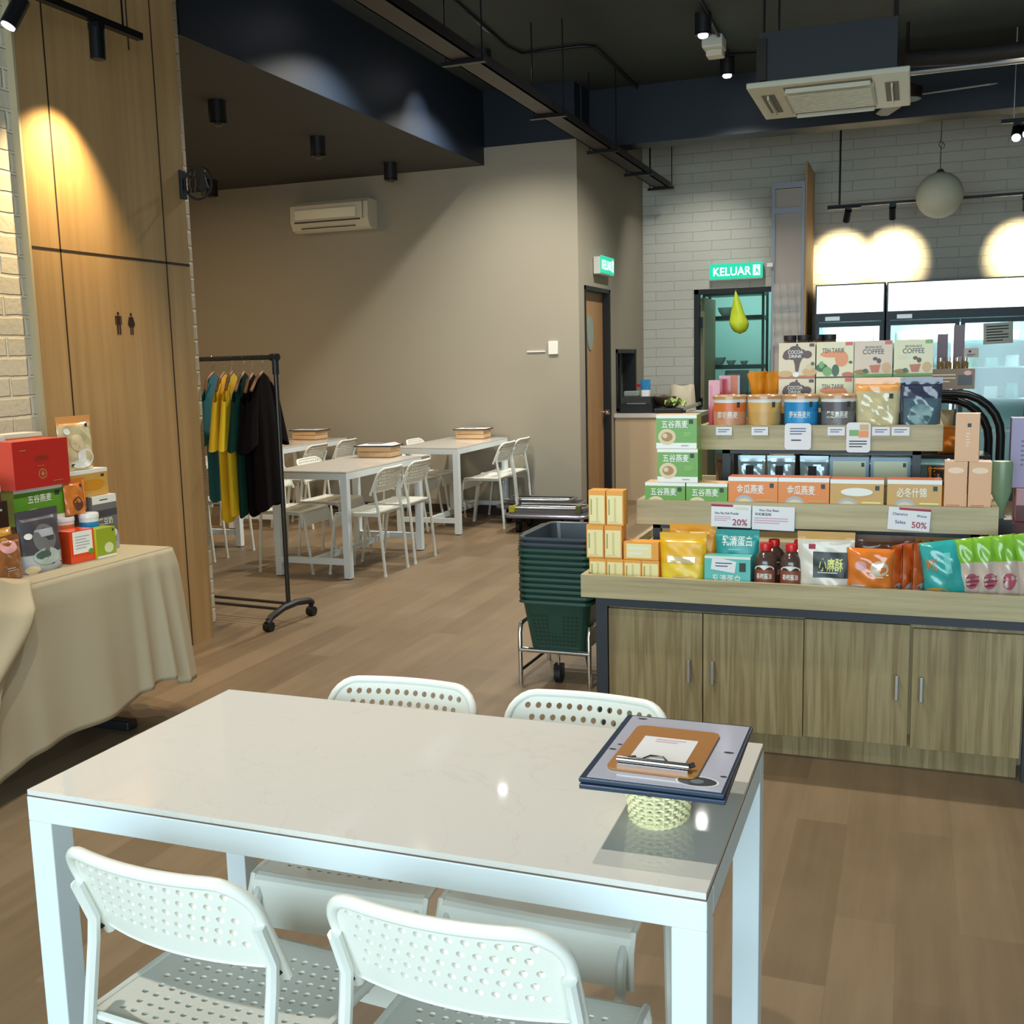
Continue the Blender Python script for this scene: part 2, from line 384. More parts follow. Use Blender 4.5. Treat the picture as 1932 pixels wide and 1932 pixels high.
# round restroom sign sticking out of the panel
rs = thing('restroom_sign', 'round black openwork restroom sign standing out from the oak panel', 'sign', (-3.58, 4.745, 2.42))
b = MB(); b.box((0, -0.02, -0.075), (0.02, 0.02, 0.07), BLK); b.build('bracket', rs, bevel=0.003)
b = MB(); rc = 0.105
b.tube([(rc + 0.082 * math.cos(a * math.pi / 18), 0, 0.082 * math.sin(a * math.pi / 18)) for a in range(36)], 0.006, BLK, 6, closed=True)
def ring2(x0, z0, pts): b.tube([(x0 + p, 0, z0 + q) for p, q in pts], 0.0035, BLK, 5, closed=True)
ring2(rc - 0.035, 0.048, [(0.016 * math.cos(a * math.pi / 8), 0.016 * math.sin(a * math.pi / 8)) for a in range(16)])
ring2(rc - 0.035, 0, [(-0.018, 0.025), (0, 0.03), (0.018, 0.025), (0.02, -0.02), (0.012, -0.02), (0.012, -0.065), (-0.012, -0.065), (-0.012, -0.02), (-0.02, -0.02)])
b.lathe([(0.001, -0.003), (0.016, -0.003), (0.016, 0.003), (0.001, 0.003)], BLK, M=Matrix.Translation((rc + 0.033, 0, 0.048)) @ Matrix.Rotation(R(90), 4, 'X'))
b.add([(rc + 0.033 + x, y, z) for y in (-0.003, 0.003) for x, z in ((-0.012, 0.027), (-0.03, -0.03), (0.03, -0.03), (0.012, 0.027))], [(0, 1, 2, 3), (7, 6, 5, 4), (0, 4, 5, 1), (1, 5, 6, 2), (2, 6, 7, 3), (3, 7, 4, 0)], BLK)
b.box((rc + 0.018, -0.003, -0.068), (rc + 0.028, 0.003, -0.03), BLK); b.box((rc + 0.038, -0.003, -0.068), (rc + 0.048, 0.003, -0.03), BLK)
b.build('ring_disc', rs)

# ---- restroom / store door in the side wall
door = thing('door_1', 'light wood door with oval glass in a black frame beside the back corner', 'door', (-2.88, 10.12, 0)); struct(door)
b = MB(); b.box((-0.1, -0.44, 0), (0.012, -0.415, 2.15), BLK); b.box((-0.1, 0.40, 0), (0.012, 0.44, 2.15), BLK); b.box((-0.1, -0.44, 2.11), (0.012, 0.44, 2.15), BLK); b.build('door_frame', door)
b = MB(); b.box((-0.1, -0.415, 0), (-0.062, 0.40, 2.11), DOORW); b.build('door_leaf', door)
b = MB(); ov = mat('frosted_glass', '#8f9c92', 0.2)
b.lathe([(0.001, 0), (0.125, 0), (0.125, 0.006), (0.001, 0.006)], ov, M=Matrix.Translation((-0.061, -0.06, 1.72)) @ Matrix.Rotation(R(90), 4, 'Y') @ Matrix.Diagonal((1.35, 0.85, 1, 1)), seg=28); b.build('oval_window', door)
b = MB(); b.cyl((-0.06, 0.34, 0.93), (-0.02, 0.34, 0.93), 0.012, CHROME); b.lathe([(0.001, -0.03), (0.02, -0.024), (0.028, 0), (0.02, 0.024), (0.001, 0.03)], CHROME, c=(-0.005, 0.34, 0.93), seg=14); b.build('door_knob', door, smooth=True)
# hatch
h = thing('window_2', 'small black framed service hatch above the kitchen counter', 'window', (-2.88, 11.21, 1.24)); struct(h)
b = MB(); b.box((-0.14, -0.42, -0.32), (0.012, -0.38, 0.32), BLK); b.box((-0.14, 0.38, -0.32), (0.012, 0.42, 0.32), BLK); b.box((-0.14, -0.42, 0.28), (0.012, 0.42, 0.32), BLK); b.box((-0.14, -0.42, -0.32), (0.012, 0.42, -0.29), BLK); b.box((-0.09, -0.02, -0.3), (-0.06, 0.02, 0.3), BLK); b.build('window_frame', h)
b = MB(); b.box((-0.14, -0.4, -0.3), (-0.135, 0.4, 0.3), mat('dim_pane', '#6d7874', 0.2)); b.build('pane', h)

# kitchen behind the doorway
KW = mat('kitchen_tiles_aqua', '#8fb0aa', 0.35)
struct(MB().box((-3.6, 14.6, 0), (-0.2, 14.7, 2.9), KW).build('wall_kitchen'))
struct(MB().box((-3.7, 12.14, 0), (-3.6, 14.7, 2.9), KW).build('wall_kitchen_left'))
struct(MB().box((-0.2, 12.14, 0), (-0.1, 14.7, 2.9), KW).build('wall_kitchen_right'))
d2 = thing('door_2', 'black door frame of the open kitchen doorway under the exit sign', 'door frame', (-1.85, 12.02, 0)); struct(d2)
b = MB(); b.box((-0.45, -0.01, 0), (-0.40, 0.13, 2.20), BLK); b.box((0.40, -0.01, 0), (0.45, 0.13, 2.20), BLK); b.box((-0.45, -0.01, 2.15), (0.45, 0.13, 2.20), BLK); b.build('door_frame', d2)
b = MB(); b.box((-0.40, 0.14, 0.02), (-0.36, 0.86, 2.12), mat('olive_door', '#82785a', 0.5)); b.build('door_leaf', d2)
b = MB(); b.box((-0.40, -0.0, 1.78), (-0.36, 0.06, 1.9), BLKM); b.box((-0.42, -0.005, 0.9), (-0.36, 0.05, 1.0), BLKM); b.build('hinge', d2)

# kitchen shelf rack, seen through the doorway
DKG = mat('dark_green_grey_metal', '#3d4d49', 0.4, 0.4)
kr = thing('kitchen_rack', 'dark metal shelving with bowls inside the kitchen doorway', 'shelf', (-2.02, 13.6, 0))
b = MB()
for x in (-0.42, 0.30):
    for y in (-0.2, 0.2): b.box((x - 0.015, y - 0.015, 0), (x + 0.015, y + 0.015, 2.5), DKG)
b.build('post', kr)
for z in (0.45, 1.0, 1.35, 1.95, 2.25):
    b = MB(); b.box((-0.42, -0.22, z - 0.05), (0.30, 0.22, z), DKG); b.build('shelf_board', kr)
LB = mat('pale_bowl', '#b8d4ce', 0.3); i = 0
for x, y, z, r, lb in ((-2.28, 13.5, 1.35, 0.10, 'left'), (-2.12, 13.5, 1.35, 0.06, 'middle'), (-1.96, 13.5, 1.35, 0.05, 'small'), (-2.18, 13.5, 1.95, 0.11, 'top')):
    b = MB(); b.lathe([(r * 0.5, 0), (r * 0.85, r * 0.5), (r, r * 0.95), (r * 0.95, r * 0.95), (r * 0.45, r * 0.1)], LB, seg=20)
    tag(b.build('bowl', loc=(x, y, z), smooth=True), {'left': 'pale bowl at the left of the middle kitchen shelf', 'middle': 'medium pale bowl in the middle of the kitchen shelf', 'small': 'smallest pale cup right on the kitchen shelf', 'top': 'pale bowl on the upper kitchen shelf'}[lb], 'bowl')
b = MB(); b.box((-0.13, -0.12, 0), (0.13, 0.12, 0.28), mat('appliance_dark', '#59645f', 0.3, 0.3)); b.box((-0.10, -0.123, 0.05), (0.06, -0.12, 0.24), mat('appliance_grey', '#93a19b', 0.3)); tag(b.build('microwave', loc=(-2.05, 13.52, 1.0)), 'grey microwave on the lower kitchen shelf', 'microwave')
b = MB(); b.box((-0.11, -0.15, 0), (0.11, 0.15, 1.25), mat('brown_cabinet', '#5b4f3e', 0.5)); tag(b.build('kitchen_cabinet', loc=(-1.68, 13.0, 0)), 'narrow brown cabinet at the right inside the kitchen', 'cabinet')
b = MB(); b.tube([(0, 0, 1.26), (0, 0, 1.52), (0.04, 0, 1.6), (0.12, 0, 1.62), (0.16, 0, 1.56)], 0.016, STEEL, 10)
b.box((-0.02, -0.1, 1.0), (0.3, 0.1, 1.24), BLK); tag(b.build('kitchen_tap', loc=(-1.55, 12.85, 0), smooth=True), 'steel gooseneck tap over a black sink unit inside the kitchen', 'tap')
# lime plastic bag hung in the doorway
b = MB(); LIME = mat('lime_plastic', '#d2e83a', 0.35, var=0.15, vscale=18)
def bagp(u, v):
    a = 2 * math.pi * u
    pr = [(0, 0.001), (0.03, 0.05), (0.12, 0.085), (0.25, 0.10), (0.45, 0.075), (0.7, 0.045), (0.9, 0.02), (1.0, 0.006)]
    for k in range(len(pr) - 1):
        if pr[k][0] <= v <= pr[k + 1][0]:
            t = (v - pr[k][0]) / (pr[k + 1][0] - pr[k][0]); r = pr[k][1] * (1 - t) + pr[k + 1][1] * t; break
    r *= 1 + 0.06 * math.sin(3 * a + v * 9)
    return (r * math.cos(a) * 1.05 + 0.05 * (1 - v) - 0.015, r * math.sin(a) * 0.8, v * 0.46)
b.grid(bagp, 24, 20, LIME); b.tube([(-0.015, 0, 0.45), (-0.012, 0, 0.475)], 0.004, LIME, 6)
tag(b.build('plastic_bag', loc=(-1.82, 11.97, 1.70), smooth=True), 'lime green plastic bag hanging from the kitchen door frame', 'bag')

# ---- exit signs
EG = mat('exit_green', '#11b08c', 0.4, emit=0.9); EW = mat('exit_white', '#eafff8', 0.4, emit=1.15)
def exit_sign(loc, rz, label):
    t = thing('exit_sign', label, 'exit sign', loc, rz, 'green exit signs')
    b = MB(); b.box((-0.31, 0, -0.105), (0.31, 0.07, 0.085), WHITE); b.build('housing', t, bevel=0.006)
    b = MB(); b.box((-0.31, -0.006, -0.09), (0.31, 0, 0.10), EG)
    P = lambda u, v: ((u - .5) * 0.62, -0.006, -0.09 + v * 0.19)
    b.decal(P, 0.62, 0.19, [('t', 0.43, 0.5, 0.105, 'KELUAR', 0.44, EW), ('r', 0.82, 0.16, 0.95, 0.84, EW), ('e', 0.885, 0.70, 0.012, 0.045, EG),
        ('p', [(0.86, 0.60), (0.905, 0.62), (0.915, 0.45), (0.94, 0.30), (0.925, 0.26), (0.895, 0.40), (0.86, 0.24), (0.845, 0.28), (0.875, 0.44)], EG)])
    b.build('lit_face', t); return t
exit_sign((-1.83, 11.95, 2.375), 0, 'green lit exit sign on the white brick wall over the kitchen doorway').scale = (0.93, 1, 0.86)
exit_sign((-2.805, 10.22, 2.36), R(90), 'green lit exit sign seen edge-on above the wooden door').scale = (0.78, 1, 0.85)

# ---- air conditioners
ac = thing('wall_air_conditioner', 'cream split air conditioner high on the back wall of the alcove', 'air conditioner', (-5.33, 9.5, 2.9)); ac.scale = (0.93, 1, 1)
b = MB(); ACW = mat('aged_white_plastic', '#cfc9b4', 0.4)
prof = [(0, -0.13), (0, 0.145), (-0.17, 0.145), (-0.205, 0.11), (-0.21, -0.04), (-0.17, -0.12), (-0.12, -0.14)]
vs = [(x, y, z) for x in (-0.46, 0.46) for y, z in prof]; n = 7
b.add(vs, [tuple(range(n)), tuple(range(2 * n - 1, n - 1, -1))] + [(i, n + i, n + (i + 1) % n, (i + 1) % n) for i in range(n)], ACW); b.build('casing', ac, bevel=0.008)
b = MB(); b.box((-0.40, -0.222, -0.03), (0.33, -0.20, 0.075), mat('ac_front_panel', '#d9d9c2', 0.3)); b.build('front_panel', ac, bevel=0.01)
b = MB(); b.box((-0.40, -0.225, -0.055), (0.37, -0.18, -0.045), BROWNM); b.box((-0.34, -0.19, -0.11), (0.30, -0.165, -0.102), BROWNM); b.build('louver', ac)
b = MB(); b.box((0.40, -0.213, -0.05), (0.41, -0.15, 0.12), mat('ac_seam', '#8f8a78', 0.6)); b.build('seam', ac)

cs = thing('cassette_air_conditioner', 'square white ceiling cassette air conditioner hung on rods', 'air conditioner', (-0.535, 7.43, 3.1))
CW = mat('cassette_white', '#d6d6c2', 0.4); CG = mat('cassette_grille', '#b9b7a0', 0.5); CD = mat('cassette_slot', '#6d6b5a', 0.6)
b = MB(); b.box((-0.475, -0.475, 0), (0.475, 0.475, 0.035), CW); b.build('face_panel', cs, bevel=0.008)
b = MB(); b.box((-0.40, -0.40, 0.036), (0.40, 0.40, 0.34), mat('cassette_body', '#20262b', 0.5)); b.box((-0.42, -0.43, 0.05), (-0.36, -0.36, 0.30), BROWNM); b.build('body', cs)
b = MB(); b.box((-0.27, -0.27, -0.02), (0.27, 0.27, 0), CG)
for i in range(12): b.box((-0.25, -0.25 + i * 0.043, -0.024), (0.25, -0.235 + i * 0.043, -0.02), CW)
b.build('intake_grille', cs)
for k in range(4):
    Mr = Matrix.Rotation(R(90 * k), 4, 'Z'); b = MB(); b.box((-0.26, 0.33, -0.004), (0.26, 0.41, 0), CD, Mr); b.box((-0.25, 0.335, -0.03), (0.25, 0.345, -0.004), CW, Mr @ Matrix.Translation((0, 0.03, 0))); b.build('air_outlet', cs)
b = MB()
for x in (-0.38, 0.38):
    for y in (-0.38, 0.38): b.cyl((x, y, 0.3), (x, y, CZ - 3.1), 0.007, BLKM, seg=6)
b.build('hanging_rod', cs)

# ---- ceiling cylinders: lit ones in the high ceiling, unlit under the soffit
LITB = mat('lit_bulb', '#f4f6ff', 0.3, emit=22.0); OFFB = mat('unlit_reflector', '#3a3630', 0.3)
def can_light(x, y, z, lit, label, r=0.06, hgt=0.15):
    t = thing('ceiling_downlight', label, 'downlight', (x, y, z), 0, 'black cylinder downlights')
    b = MB(); b.lathe([(r, -hgt), (r, 0)], BLK, seg=20); b.lathe([(r * 0.99, -hgt - 0.002), (r, -hgt), (r, -hgt + 0.01)], BLKM, seg=20); b.build('housing', t, smooth=True)
    b = MB(); b.lathe([(0.001, -hgt - 0.018), (r * 0.5, -hgt - 0.016), (r * 0.62, -hgt - 0.003)], LITB if lit else OFFB, seg=16); b.build('bulb', t, smooth=True)
    if lit: spot_light('downlight_or_fill_beam', (x, y, z - hgt - 0.05), (x, y, 0), 190, (1.0, 0.95, 0.86), 135, 0.8, 0.04)
    return t
can_light(-1.49, 8.12, CZ, True, 'lit black downlight nearest the white emergency box')
can_light(-1.51, 9.33, CZ, True, 'lit black downlight between the emergency box and the cassette air conditioner')
can_light(-3.28, 8.3, CZ, True, 'lit black downlight near the navy bulkhead, left of the conduit loop')
can_light(-3.28, 6.63, CZ, True, 'lit black downlight at the top edge, nearest the front over the cable tray')
can_light(-4.48, 6.38, 3.27, False, 'unlit black downlight nearest the front under the grey soffit')
can_light(-4.48, 7.70, 3.27, False, 'unlit black downlight in the middle of the row under the grey soffit')
can_light(-4.48, 8.97, 3.27, False, 'unlit black downlight at the far end of the soffit row, above the split air conditioner')
can_light(-6.42, 8.97, 3.27, False, 'unlit black downlight directly behind the round restroom sign')
spot_light('bulkhead_scallop_beam', (-3.28, 8.2, 3.74), (-3.775, 8.1, 3.30), 22, (0.82, 0.9, 1.0), 60, 0.9, 0.03)
can_light(-1.9, 10.7, CZ, False, 'added unlit downlight hidden behind the navy beam above the kitchen doorway')  # added housing, out of sight and unlit, to go with the doorway spot
spot_light('doorway_fill_beam', (-1.9, 10.7, 3.75), (-2.3, 12.02, 1.7), 100, (1.0, 0.97, 0.9), 78, 0.9, 0.05)  # added spot that brightens the brick wall around the doorway
# added overhead spots without housings, standing in for lamps out of view
for x, y in ((-1.5, 4.6), (-1.5, 1.5), (0.9, 4.6), (0.9, 7.9), (-1.5, 3.0)):
    spot_light('downlight_or_fill_beam', (x, y, CZ - 0.2), (x, y, 0), 150, (1.0, 0.93, 0.82), 105, 0.8, 0.04)

# white emergency light
e = thing('emergency_light', 'white emergency light box on the dark ceiling beside a lit downlight', 'emergency light', (-1.52, 8.75, CZ))
b = MB(); b.box((-0.08, -0.10, -0.09), (0.08, 0.10, 0), WHITE); b.build('housing', e, bevel=0.01)
b = MB(); b.box((-0.06, -0.03, -0.14), (0.07, 0.10, -0.09), CREAMW); b.build('lens', e, bevel=0.01)

# cable tray with hangers
ct = thing('cable_tray', 'long dark cable tray hung under the ceiling along the bulkhead', 'cable tray', (-2.58, 8.0, 3.27))
b = MB(); b.box((-0.075, -6.5, 0.0), (0.075, 3.75, 0.008), BROWNM); b.box((-0.075, -6.5, 0), (-0.065, 3.75, 0.07), BROWNM); b.box((0.065, -6.5, 0), (0.075, 3.75, 0.07), BROWNM); b.build('tray', ct)
for y in (-5.2, -3.4, -1.8, -0.2, 1.3, 2.6, 3.6):
    b = MB(); b.box((-0.14, y - 0.02, -0.025), (0.14, y + 0.02, -0.001), BLKM); b.cyl((-0.12, y, 0), (-0.12, y, CZ - 3.27), 0.005, BLKM, seg=6); b.cyl((0.12, y, 0), (0.12, y, CZ - 3.27), 0.005, BLKM, seg=6); b.build('hanger', ct)
# conduits
b = MB(); b.tube([(-2.9, 5.0, CZ - 0.02), (-3.05, 8.2, CZ - 0.02), (-3.0, 8.45, CZ - 0.02), (-2.5, 8.45, CZ - 0.02), (-2.42, 8.5, CZ - 0.02), (-2.42, 11.5, CZ - 0.02)], 0.013, BLKM, 8)
tag(b.build('conduit', smooth=True), 'thin black conduit bending over the ceiling above the cable tray', 'conduit')
b = MB(); b.tube([(-1.4, 6.0, CZ - 0.02), (-1.48, 9.2, CZ - 0.02), (-1.2, 9.3, CZ - 0.02), (-0.9, 9.3, CZ - 0.02)], 0.013, BLKM, 8)
tag(b.build('conduit', smooth=True), 'thin black conduit running past the white emergency box', 'conduit')
# duct pipe to the cassette and ceiling fan behind it
b = MB(); b.tube([(-0.12, 8.1, 3.45), (0.3, 8.3, 3.47), (2.6, 8.3, 3.47)], 0.055, mat('insulated_pipe', '#2c2725', 0.7), 12); b.tube([(-0.12, 8.0, 3.33), (2.6, 8.05, 3.35)], 0.018, STEEL, 8)
tag(b.build('insulated_pipe', smooth=True), 'thick dark insulated pipe running right from the cassette air conditioner', 'pipe')
fan = thing('ceiling_fan', 'dark ceiling fan with grey blades behind the cassette air conditioner', 'fan', (-0.10, 9.0, 3.42))
b = MB(); b.lathe([(0.02, -0.07), (0.11, -0.05), (0.12, 0.03), (0.03, 0.07), (0.012, 0.1), (0.012, CZ - 3.42)], BROWNM, seg=20); b.build('motor', fan, smooth=True)
for k in range(3):
    b = MB(); Mr = Matrix.Rotation(R(-12 + 120 * k), 4, 'Z') @ Matrix.Rotation(R(10), 4, 'X'); b.poly([(0.12, -0.03), (0.3, -0.06), (0.6, -0.05), (0.64, 0), (0.6, 0.05), (0.3, 0.06), (0.12, 0.03)], -0.03, -0.022, mat('fan_blade', '#8c8f86', 0.5), Mr); b.build('blade', fan)

# ---- track spots
WARM = (1.0, 0.72, 0.36)
def track_head(t, base, target, on=True, r=0.033, L=0.125, lampmat=BLKM):
    base = Vector(base); d = (Vector(target) - base).normalized(); p = base + Vector((0, 0, -0.055)) + d * 0.0
    b = MB(); b.box((base.x - 0.03, base.y - 0.018, base.z - 0.03), (base.x + 0.03, base.y + 0.018, base.z), BLKM)
    b.tube([base + Vector((0, 0, -0.02)), p], 0.008, BLKM, 8)
    a = p - d * (L * 0.25); e_ = p + d * (L * 0.75); b.tube([a, e_], [r, r], BLKM, 16); o = b.build('spot_head', t, smooth=True)
    b = MB(); c = e_ + d * 0.001; b.tube([c, c + d * 0.002], [r * 0.8, r * 0.8], LITB if on else OFFB, 14); b.build('bulb', o)
    return e_ + d * 0.02, d
tl = thing('track_light', 'black track light bar in front of the oak panel with two spot heads', 'track light', (0, 0, 0))
b = MB(); b.box((-3.368, 1.2, 2.965), (-3.332, 4.21, 2.995), BLKM); b.build('track_bar', tl)
for y in (1.6, 2.9, 4.1):
    b = MB(); b.cyl((-3.35, y, 2.995), (-3.35, y, CZ), 0.005, BLKM, seg=6); b.build('suspension_wire', tl)
p, d = track_head(tl, (-3.35, 3.925, 2.965), (-3.36, 3.90, 1.6), on=False)
p, d = track_head(tl, (-3.35, 3.49, 2.965), (-3.52, 3.20, 2.35))
spot_light('panel_spot_beam', (-3.335, 3.91, 2.765), (-3.58, 3.82, 2.02), 95, WARM, 84, 0.9, 0.02)
spot_light('brick_spot_beam', (-3.40, 3.40, 2.80), (-3.617, 3.22, 2.2), 9, WARM, 80, 0.9, 0.02)
spot_light('table_fill_beam', (-3.3, 2.3, 2.8), (-3.15, 2.6, 0.9), 22, WARM, 70, 0.9, 0.02)  # added spot with no head, stands in for unseen lamps over the table

tr = thing('track_light', 'long black track light on a rod above the fridges', 'track light', (0, 0, 0))
b = MB(); b.box((-0.81, 10.98, 2.855), (2.6, 11.02, 2.88), BLKM); b.box((-0.81, 10.98, 2.84), (-0.5, 11.02, 2.862), BLKM); b.cyl((-0.70, 11, 2.88), (-0.70, 11, CZ), 0.010, BLKM, seg=8); b.cyl((1.6, 11, 2.88), (1.6, 11, CZ), 0.010, BLKM, seg=8); b.build('track_bar', tr)
for x, dx in ((-0.62, -0.12), (-0.215, 0.0), (0.93, 0.05)):
    p, d = track_head(tr, (x, 11.0, 2.855), (x + dx * 2.5, 12.02, 1.7))
    spot_light('brick_wall_spot_beam', p, (x + dx, 12.02, 2.42), 240, (1.0, 0.76, 0.42), 44, 1.0, 0.02)
tr2 = thing('track_light', 'cluster of lit black spot heads on a rod at the right edge', 'track light', (0, 0, 0))
b = MB(); b.box((0.60, 9.48, 3.22), (2.4, 9.52, 3.25), BLKM); b.cyl((0.69, 9.5, 3.25), (0.69, 9.5, CZ), 0.006, STEEL, seg=6); b.build('track_bar', tr2)
for x, y, tg in ((0.72, 9.5, (0.66, 9.1, 2.9)), (0.79, 9.5, (0.75, 9.0, 2.95))):
    track_head(tr2, (x, y, 3.22), tg, r=0.04, L=0.16)
spot_light('display_spot_beam', (0.68, 9.2, 2.95), (0.2, 6.5, 0.5), 50, (1, 0.9, 0.75), 80, 0.8, 0.03)

# pendant globe
g = thing('pendant_globe_lamp', 'white round globe lamp hanging on a thin cord in front of the brick wall', 'pendant lamp', (0.186, 10.5, 2.84))
b = MB(); GL = mat('opal_glass', '#cfcfba', 0.65); b.lathe([(0.001, -0.2)] + [(0.2 * math.cos(R(a)), 0.2 * math.sin(R(a))) for a in range(-80, 81, 8)] + [(0.001, 0.2)], GL, seg=40); b.build('globe', g, smooth=True)
b = MB(); b.lathe([(0.04, 0.195), (0.02, 0.225)], STEEL, seg=16); b.tube([(0, 0, 0.22), (0, 0, 0.42), (0.012, 0, 0.44), (-0.012, 0, 0.46), (0, 0, 0.48), (0, 0, CZ - 2.84)], 0.003, BLKM, 6); b.tube([(0.02, 0, 0.40), (0.03, 0, 0.43), (0, 0, 0.47), (-0.02, 0, 0.44), (0.0, 0, 0.40)], 0.003, BLKM, 6, closed=True); b.build('cord', g)

# ================================================================== FRIDGES AND PARTITION
HEADM = mat('lit_header', '#f2fdff', 0.4, emit=1.7); FRK = mat('fridge_dark_frame', '#1f2c33', 0.4, 0.2); AQ = mat('fridge_interior', '#c2e8e8', 0.4)
TUBE = mat('fridge_tube', '#e8ffff', 0.4, emit=4.0); SHW = mat('wire_shelf', '#dff3f2', 0.4)
def fridge(name_label, x0, x1, doors, group='glass door fridges'):
    y0, y1, zt = 11.3, 11.95, 2.15
    t = thing('glass_door_fridge', name_label, 'fridge', ((x0 + x1) / 2, y0, 0), 0, group); hw = (x1 - x0) / 2
    b = MB(); b.box((-hw, 0.04, 0), (-hw + 0.03, y1 - y0, zt), FRK); b.box((hw - 0.03, 0.04, 0), (hw, y1 - y0, zt), FRK); b.box((-hw, y1 - y0 - 0.02, 0), (hw, y1 - y0, zt), AQ)
    b.box((-hw, 0.0, 0), (hw, y1 - y0, 0.16), FRK); b.box((-hw, 0.02, 1.86), (hw, y1 - y0, zt), FRK); b.box((-hw, 0, 1.78), (hw, 0.04, 1.86), FRK)
    b.build('cabinet', t)
    b = MB(); b.box((-hw + 0.015, 0.0, 1.865), (hw - 0.015, 0.02, zt - 0.015), HEADM); b.build('lit_header', t)
    b = MB(); b.box((-hw + 0.1, -0.012, 1.79), (-hw + 0.24, 0, 1.83), STEEL); b.build('badge', t)
    dw_ = (2 * hw) / doors
    for k in range(doors):
        a = -hw + k * dw_
        b = MB()
        b.box((a + 0.005, -0.03, 0.18), (a + 0.045, 0.0, 1.77), FRK); b.box((a + dw_ - 0.045, -0.03, 0.18), (a + dw_ - 0.005, 0.0, 1.77), FRK)
        b.box((a + 0.045, -0.03, 1.725), (a + dw_ - 0.045, 0, 1.77), FRK); b.box((a + 0.045, -0.03, 0.18), (a + dw_ - 0.045, 0, 0.23), FRK)
        dd = b.build('door', t)
        b = MB(); b.box((a + 0.045, -0.016, 0.23), (a + dw_ - 0.045, -0.012, 1.725), GLASS); b.build('glass_pane', dd)
        b = MB(); b.box((a + dw_ - 0.03, -0.055, 0.9), (a + dw_ - 0.012, -0.03, 1.35), STEEL); b.build('handle', dd)
        b = MB(); b.box((a + dw_ - 0.07, 0.05, 0.22), (a + dw_ - 0.05, 0.07, 1.72), TUBE); b.build('light_tube', t)
    for z in (0.35, 0.68, 1.0, 1.30, 1.56):
        b = MB(); b.box((-hw + 0.03, 0.08, z - 0.012), (hw - 0.03, 0.6, z), SHW); b.build('shelf', t)
    b = MB(); b.box((-hw + 0.03, 0.05, 1.74), (hw - 0.03, 0.6, 1.78), AQ); b.build('inner_ceiling', t)
    L = area_light('fridge_light', ((x0 + x1) / 2, 11.42, 1.72), (R(20), 0, 0), hw * 1.6, 0.1, 16, (0.78, 1.0, 1.0))
    return t
fridge('single door glass fridge with lit white header, left of the wider one', -0.935, -0.27, 1)
fridge('wide two door glass fridge with a long lit white header at the right edge', -0.255, 1.10, 2)
FC = [mat('pack_aqua', '#a9dcd6', 0.4), mat('pack_white', '#e4f2ee', 0.4), mat('pack_teal', '#6fb3ae', 0.4), mat('pack_green', '#8db89a', 0.4)]
nm = ['left', 'middle', 'right']; rows = {1.56: 'top', 1.30: 'second', 1.0: 'third'}; q = 0
for fx0, fx1, fn in ((-0.88, -0.34, 'in the single door fridge'), (-0.20, 0.36, 'in the wide fridge, left door'), (0.46, 1.0, 'in the wide fridge, right door')):
    for z in (1.56, 1.30, 1.0):
        for k in range(3):
            wd = 0.13; hh = [0.11, 0.14, 0.09][(k + q) % 3]; xx = fx0 + 0.09 + k * 0.18
            b = MB(); mm = FC[(q + k) % 4]
            b.grid(lambda u, v: ((u - .5) * wd * (1 - 0.1 * v), -0.05 * math.sqrt(max(0, 1 - (2 * u - 1) ** 4)) * (1 - v) ** .5, v * hh), 8, 6, mm)
            b.grid(lambda u, v: ((u - .5) * wd * (1 - 0.1 * v), 0.05 * math.sqrt(max(0, 1 - (2 * u - 1) ** 4)) * (1 - v) ** .5, v * hh), 8, 6, mm, flip=True)
            tag(b.build('frozen_food_pack', loc=(xx, 11.48, z), smooth=True), '%s pack, %s shelf %s' % (['pale aqua', 'white', 'teal', 'soft green'][(q + k) % 4], rows[z], fn) + ', ' + nm[k] + ' of three', 'food pack', 'frozen food packs in the fridges')
        q += 1
n_ = MB(); n_.box((-0.13, 0, -0.1), (0.13, 0.002, 0.1), mat('grey_notice', '#b9c6c2', 0.6)); P = lambda u, v: ((u - .5) * .26, 0, -0.1 + v * .2)
n_.decal(P, .26, .2, [('l', 0.1, 0.1, 0.85, 0.9, 6, INK)]); tag(n_.build('fridge_notice', loc=(0.76, 11.262, 1.62), ry=R(-2)), 'handwritten notice taped at the top of the right fridge door', 'notice')
n_ = MB(); n_.box((-0.065, 0, -0.045), (0.065, 0.002, 0.045), PAPER); P = lambda u, v: ((u - .5) * .13, 0, -0.045 + v * .09)
n_.decal(P, .13, .09, [('e', 0.4, 0.65, 0.1, 0.14, INKB), ('l', 0.2, 0.15, 0.8, 0.4, 2, INK)]); tag(n_.build('fridge_notice', loc=(0.53, 11.262, 1.44)), 'small white card taped to the right fridge door below the notice', 'notice')

pt = thing('partition_screen', 'tall grey framed screen with frosted panes and a wood board end beside the kitchen doorway', 'partition', (-1.2, 11.2, 0))
b = MB()
for x0, x1 in ((-0.16, -0.128), (0.128, 0.16)): b.box((x0, 0, 0), (x1, 0.05, 3.16), GREYM)
for z in (0, 0.9, 1.9, 2.86, 3.105): b.box((-0.128, 0.0, z), (0.128, 0.05, z + 0.055), GREYM)
b.build('frame', pt)
b = MB(); b.box((-0.128, 0.02, 0.05), (0.128, 0.03, 3.1), mat('frosted_pane', '#a99d92', 0.35)); b.build('pane', pt)
b = MB(); b.box((0.162, 0, 0), (0.18, 0.82, 3.35), OAK); b.build('side_board', pt)
pb = MB(); PW = mat('clear_film', '#cfd2cf', 0.12, alpha=0.45, spec=0.8)
pb.grid(lambda u, v: ((u - .5) * 0.27, -0.03 - 0.012 * math.sin(u * 23 + v * 4) - 0.008 * math.sin(v * 31), v * 0.62), 24, 20, PW)
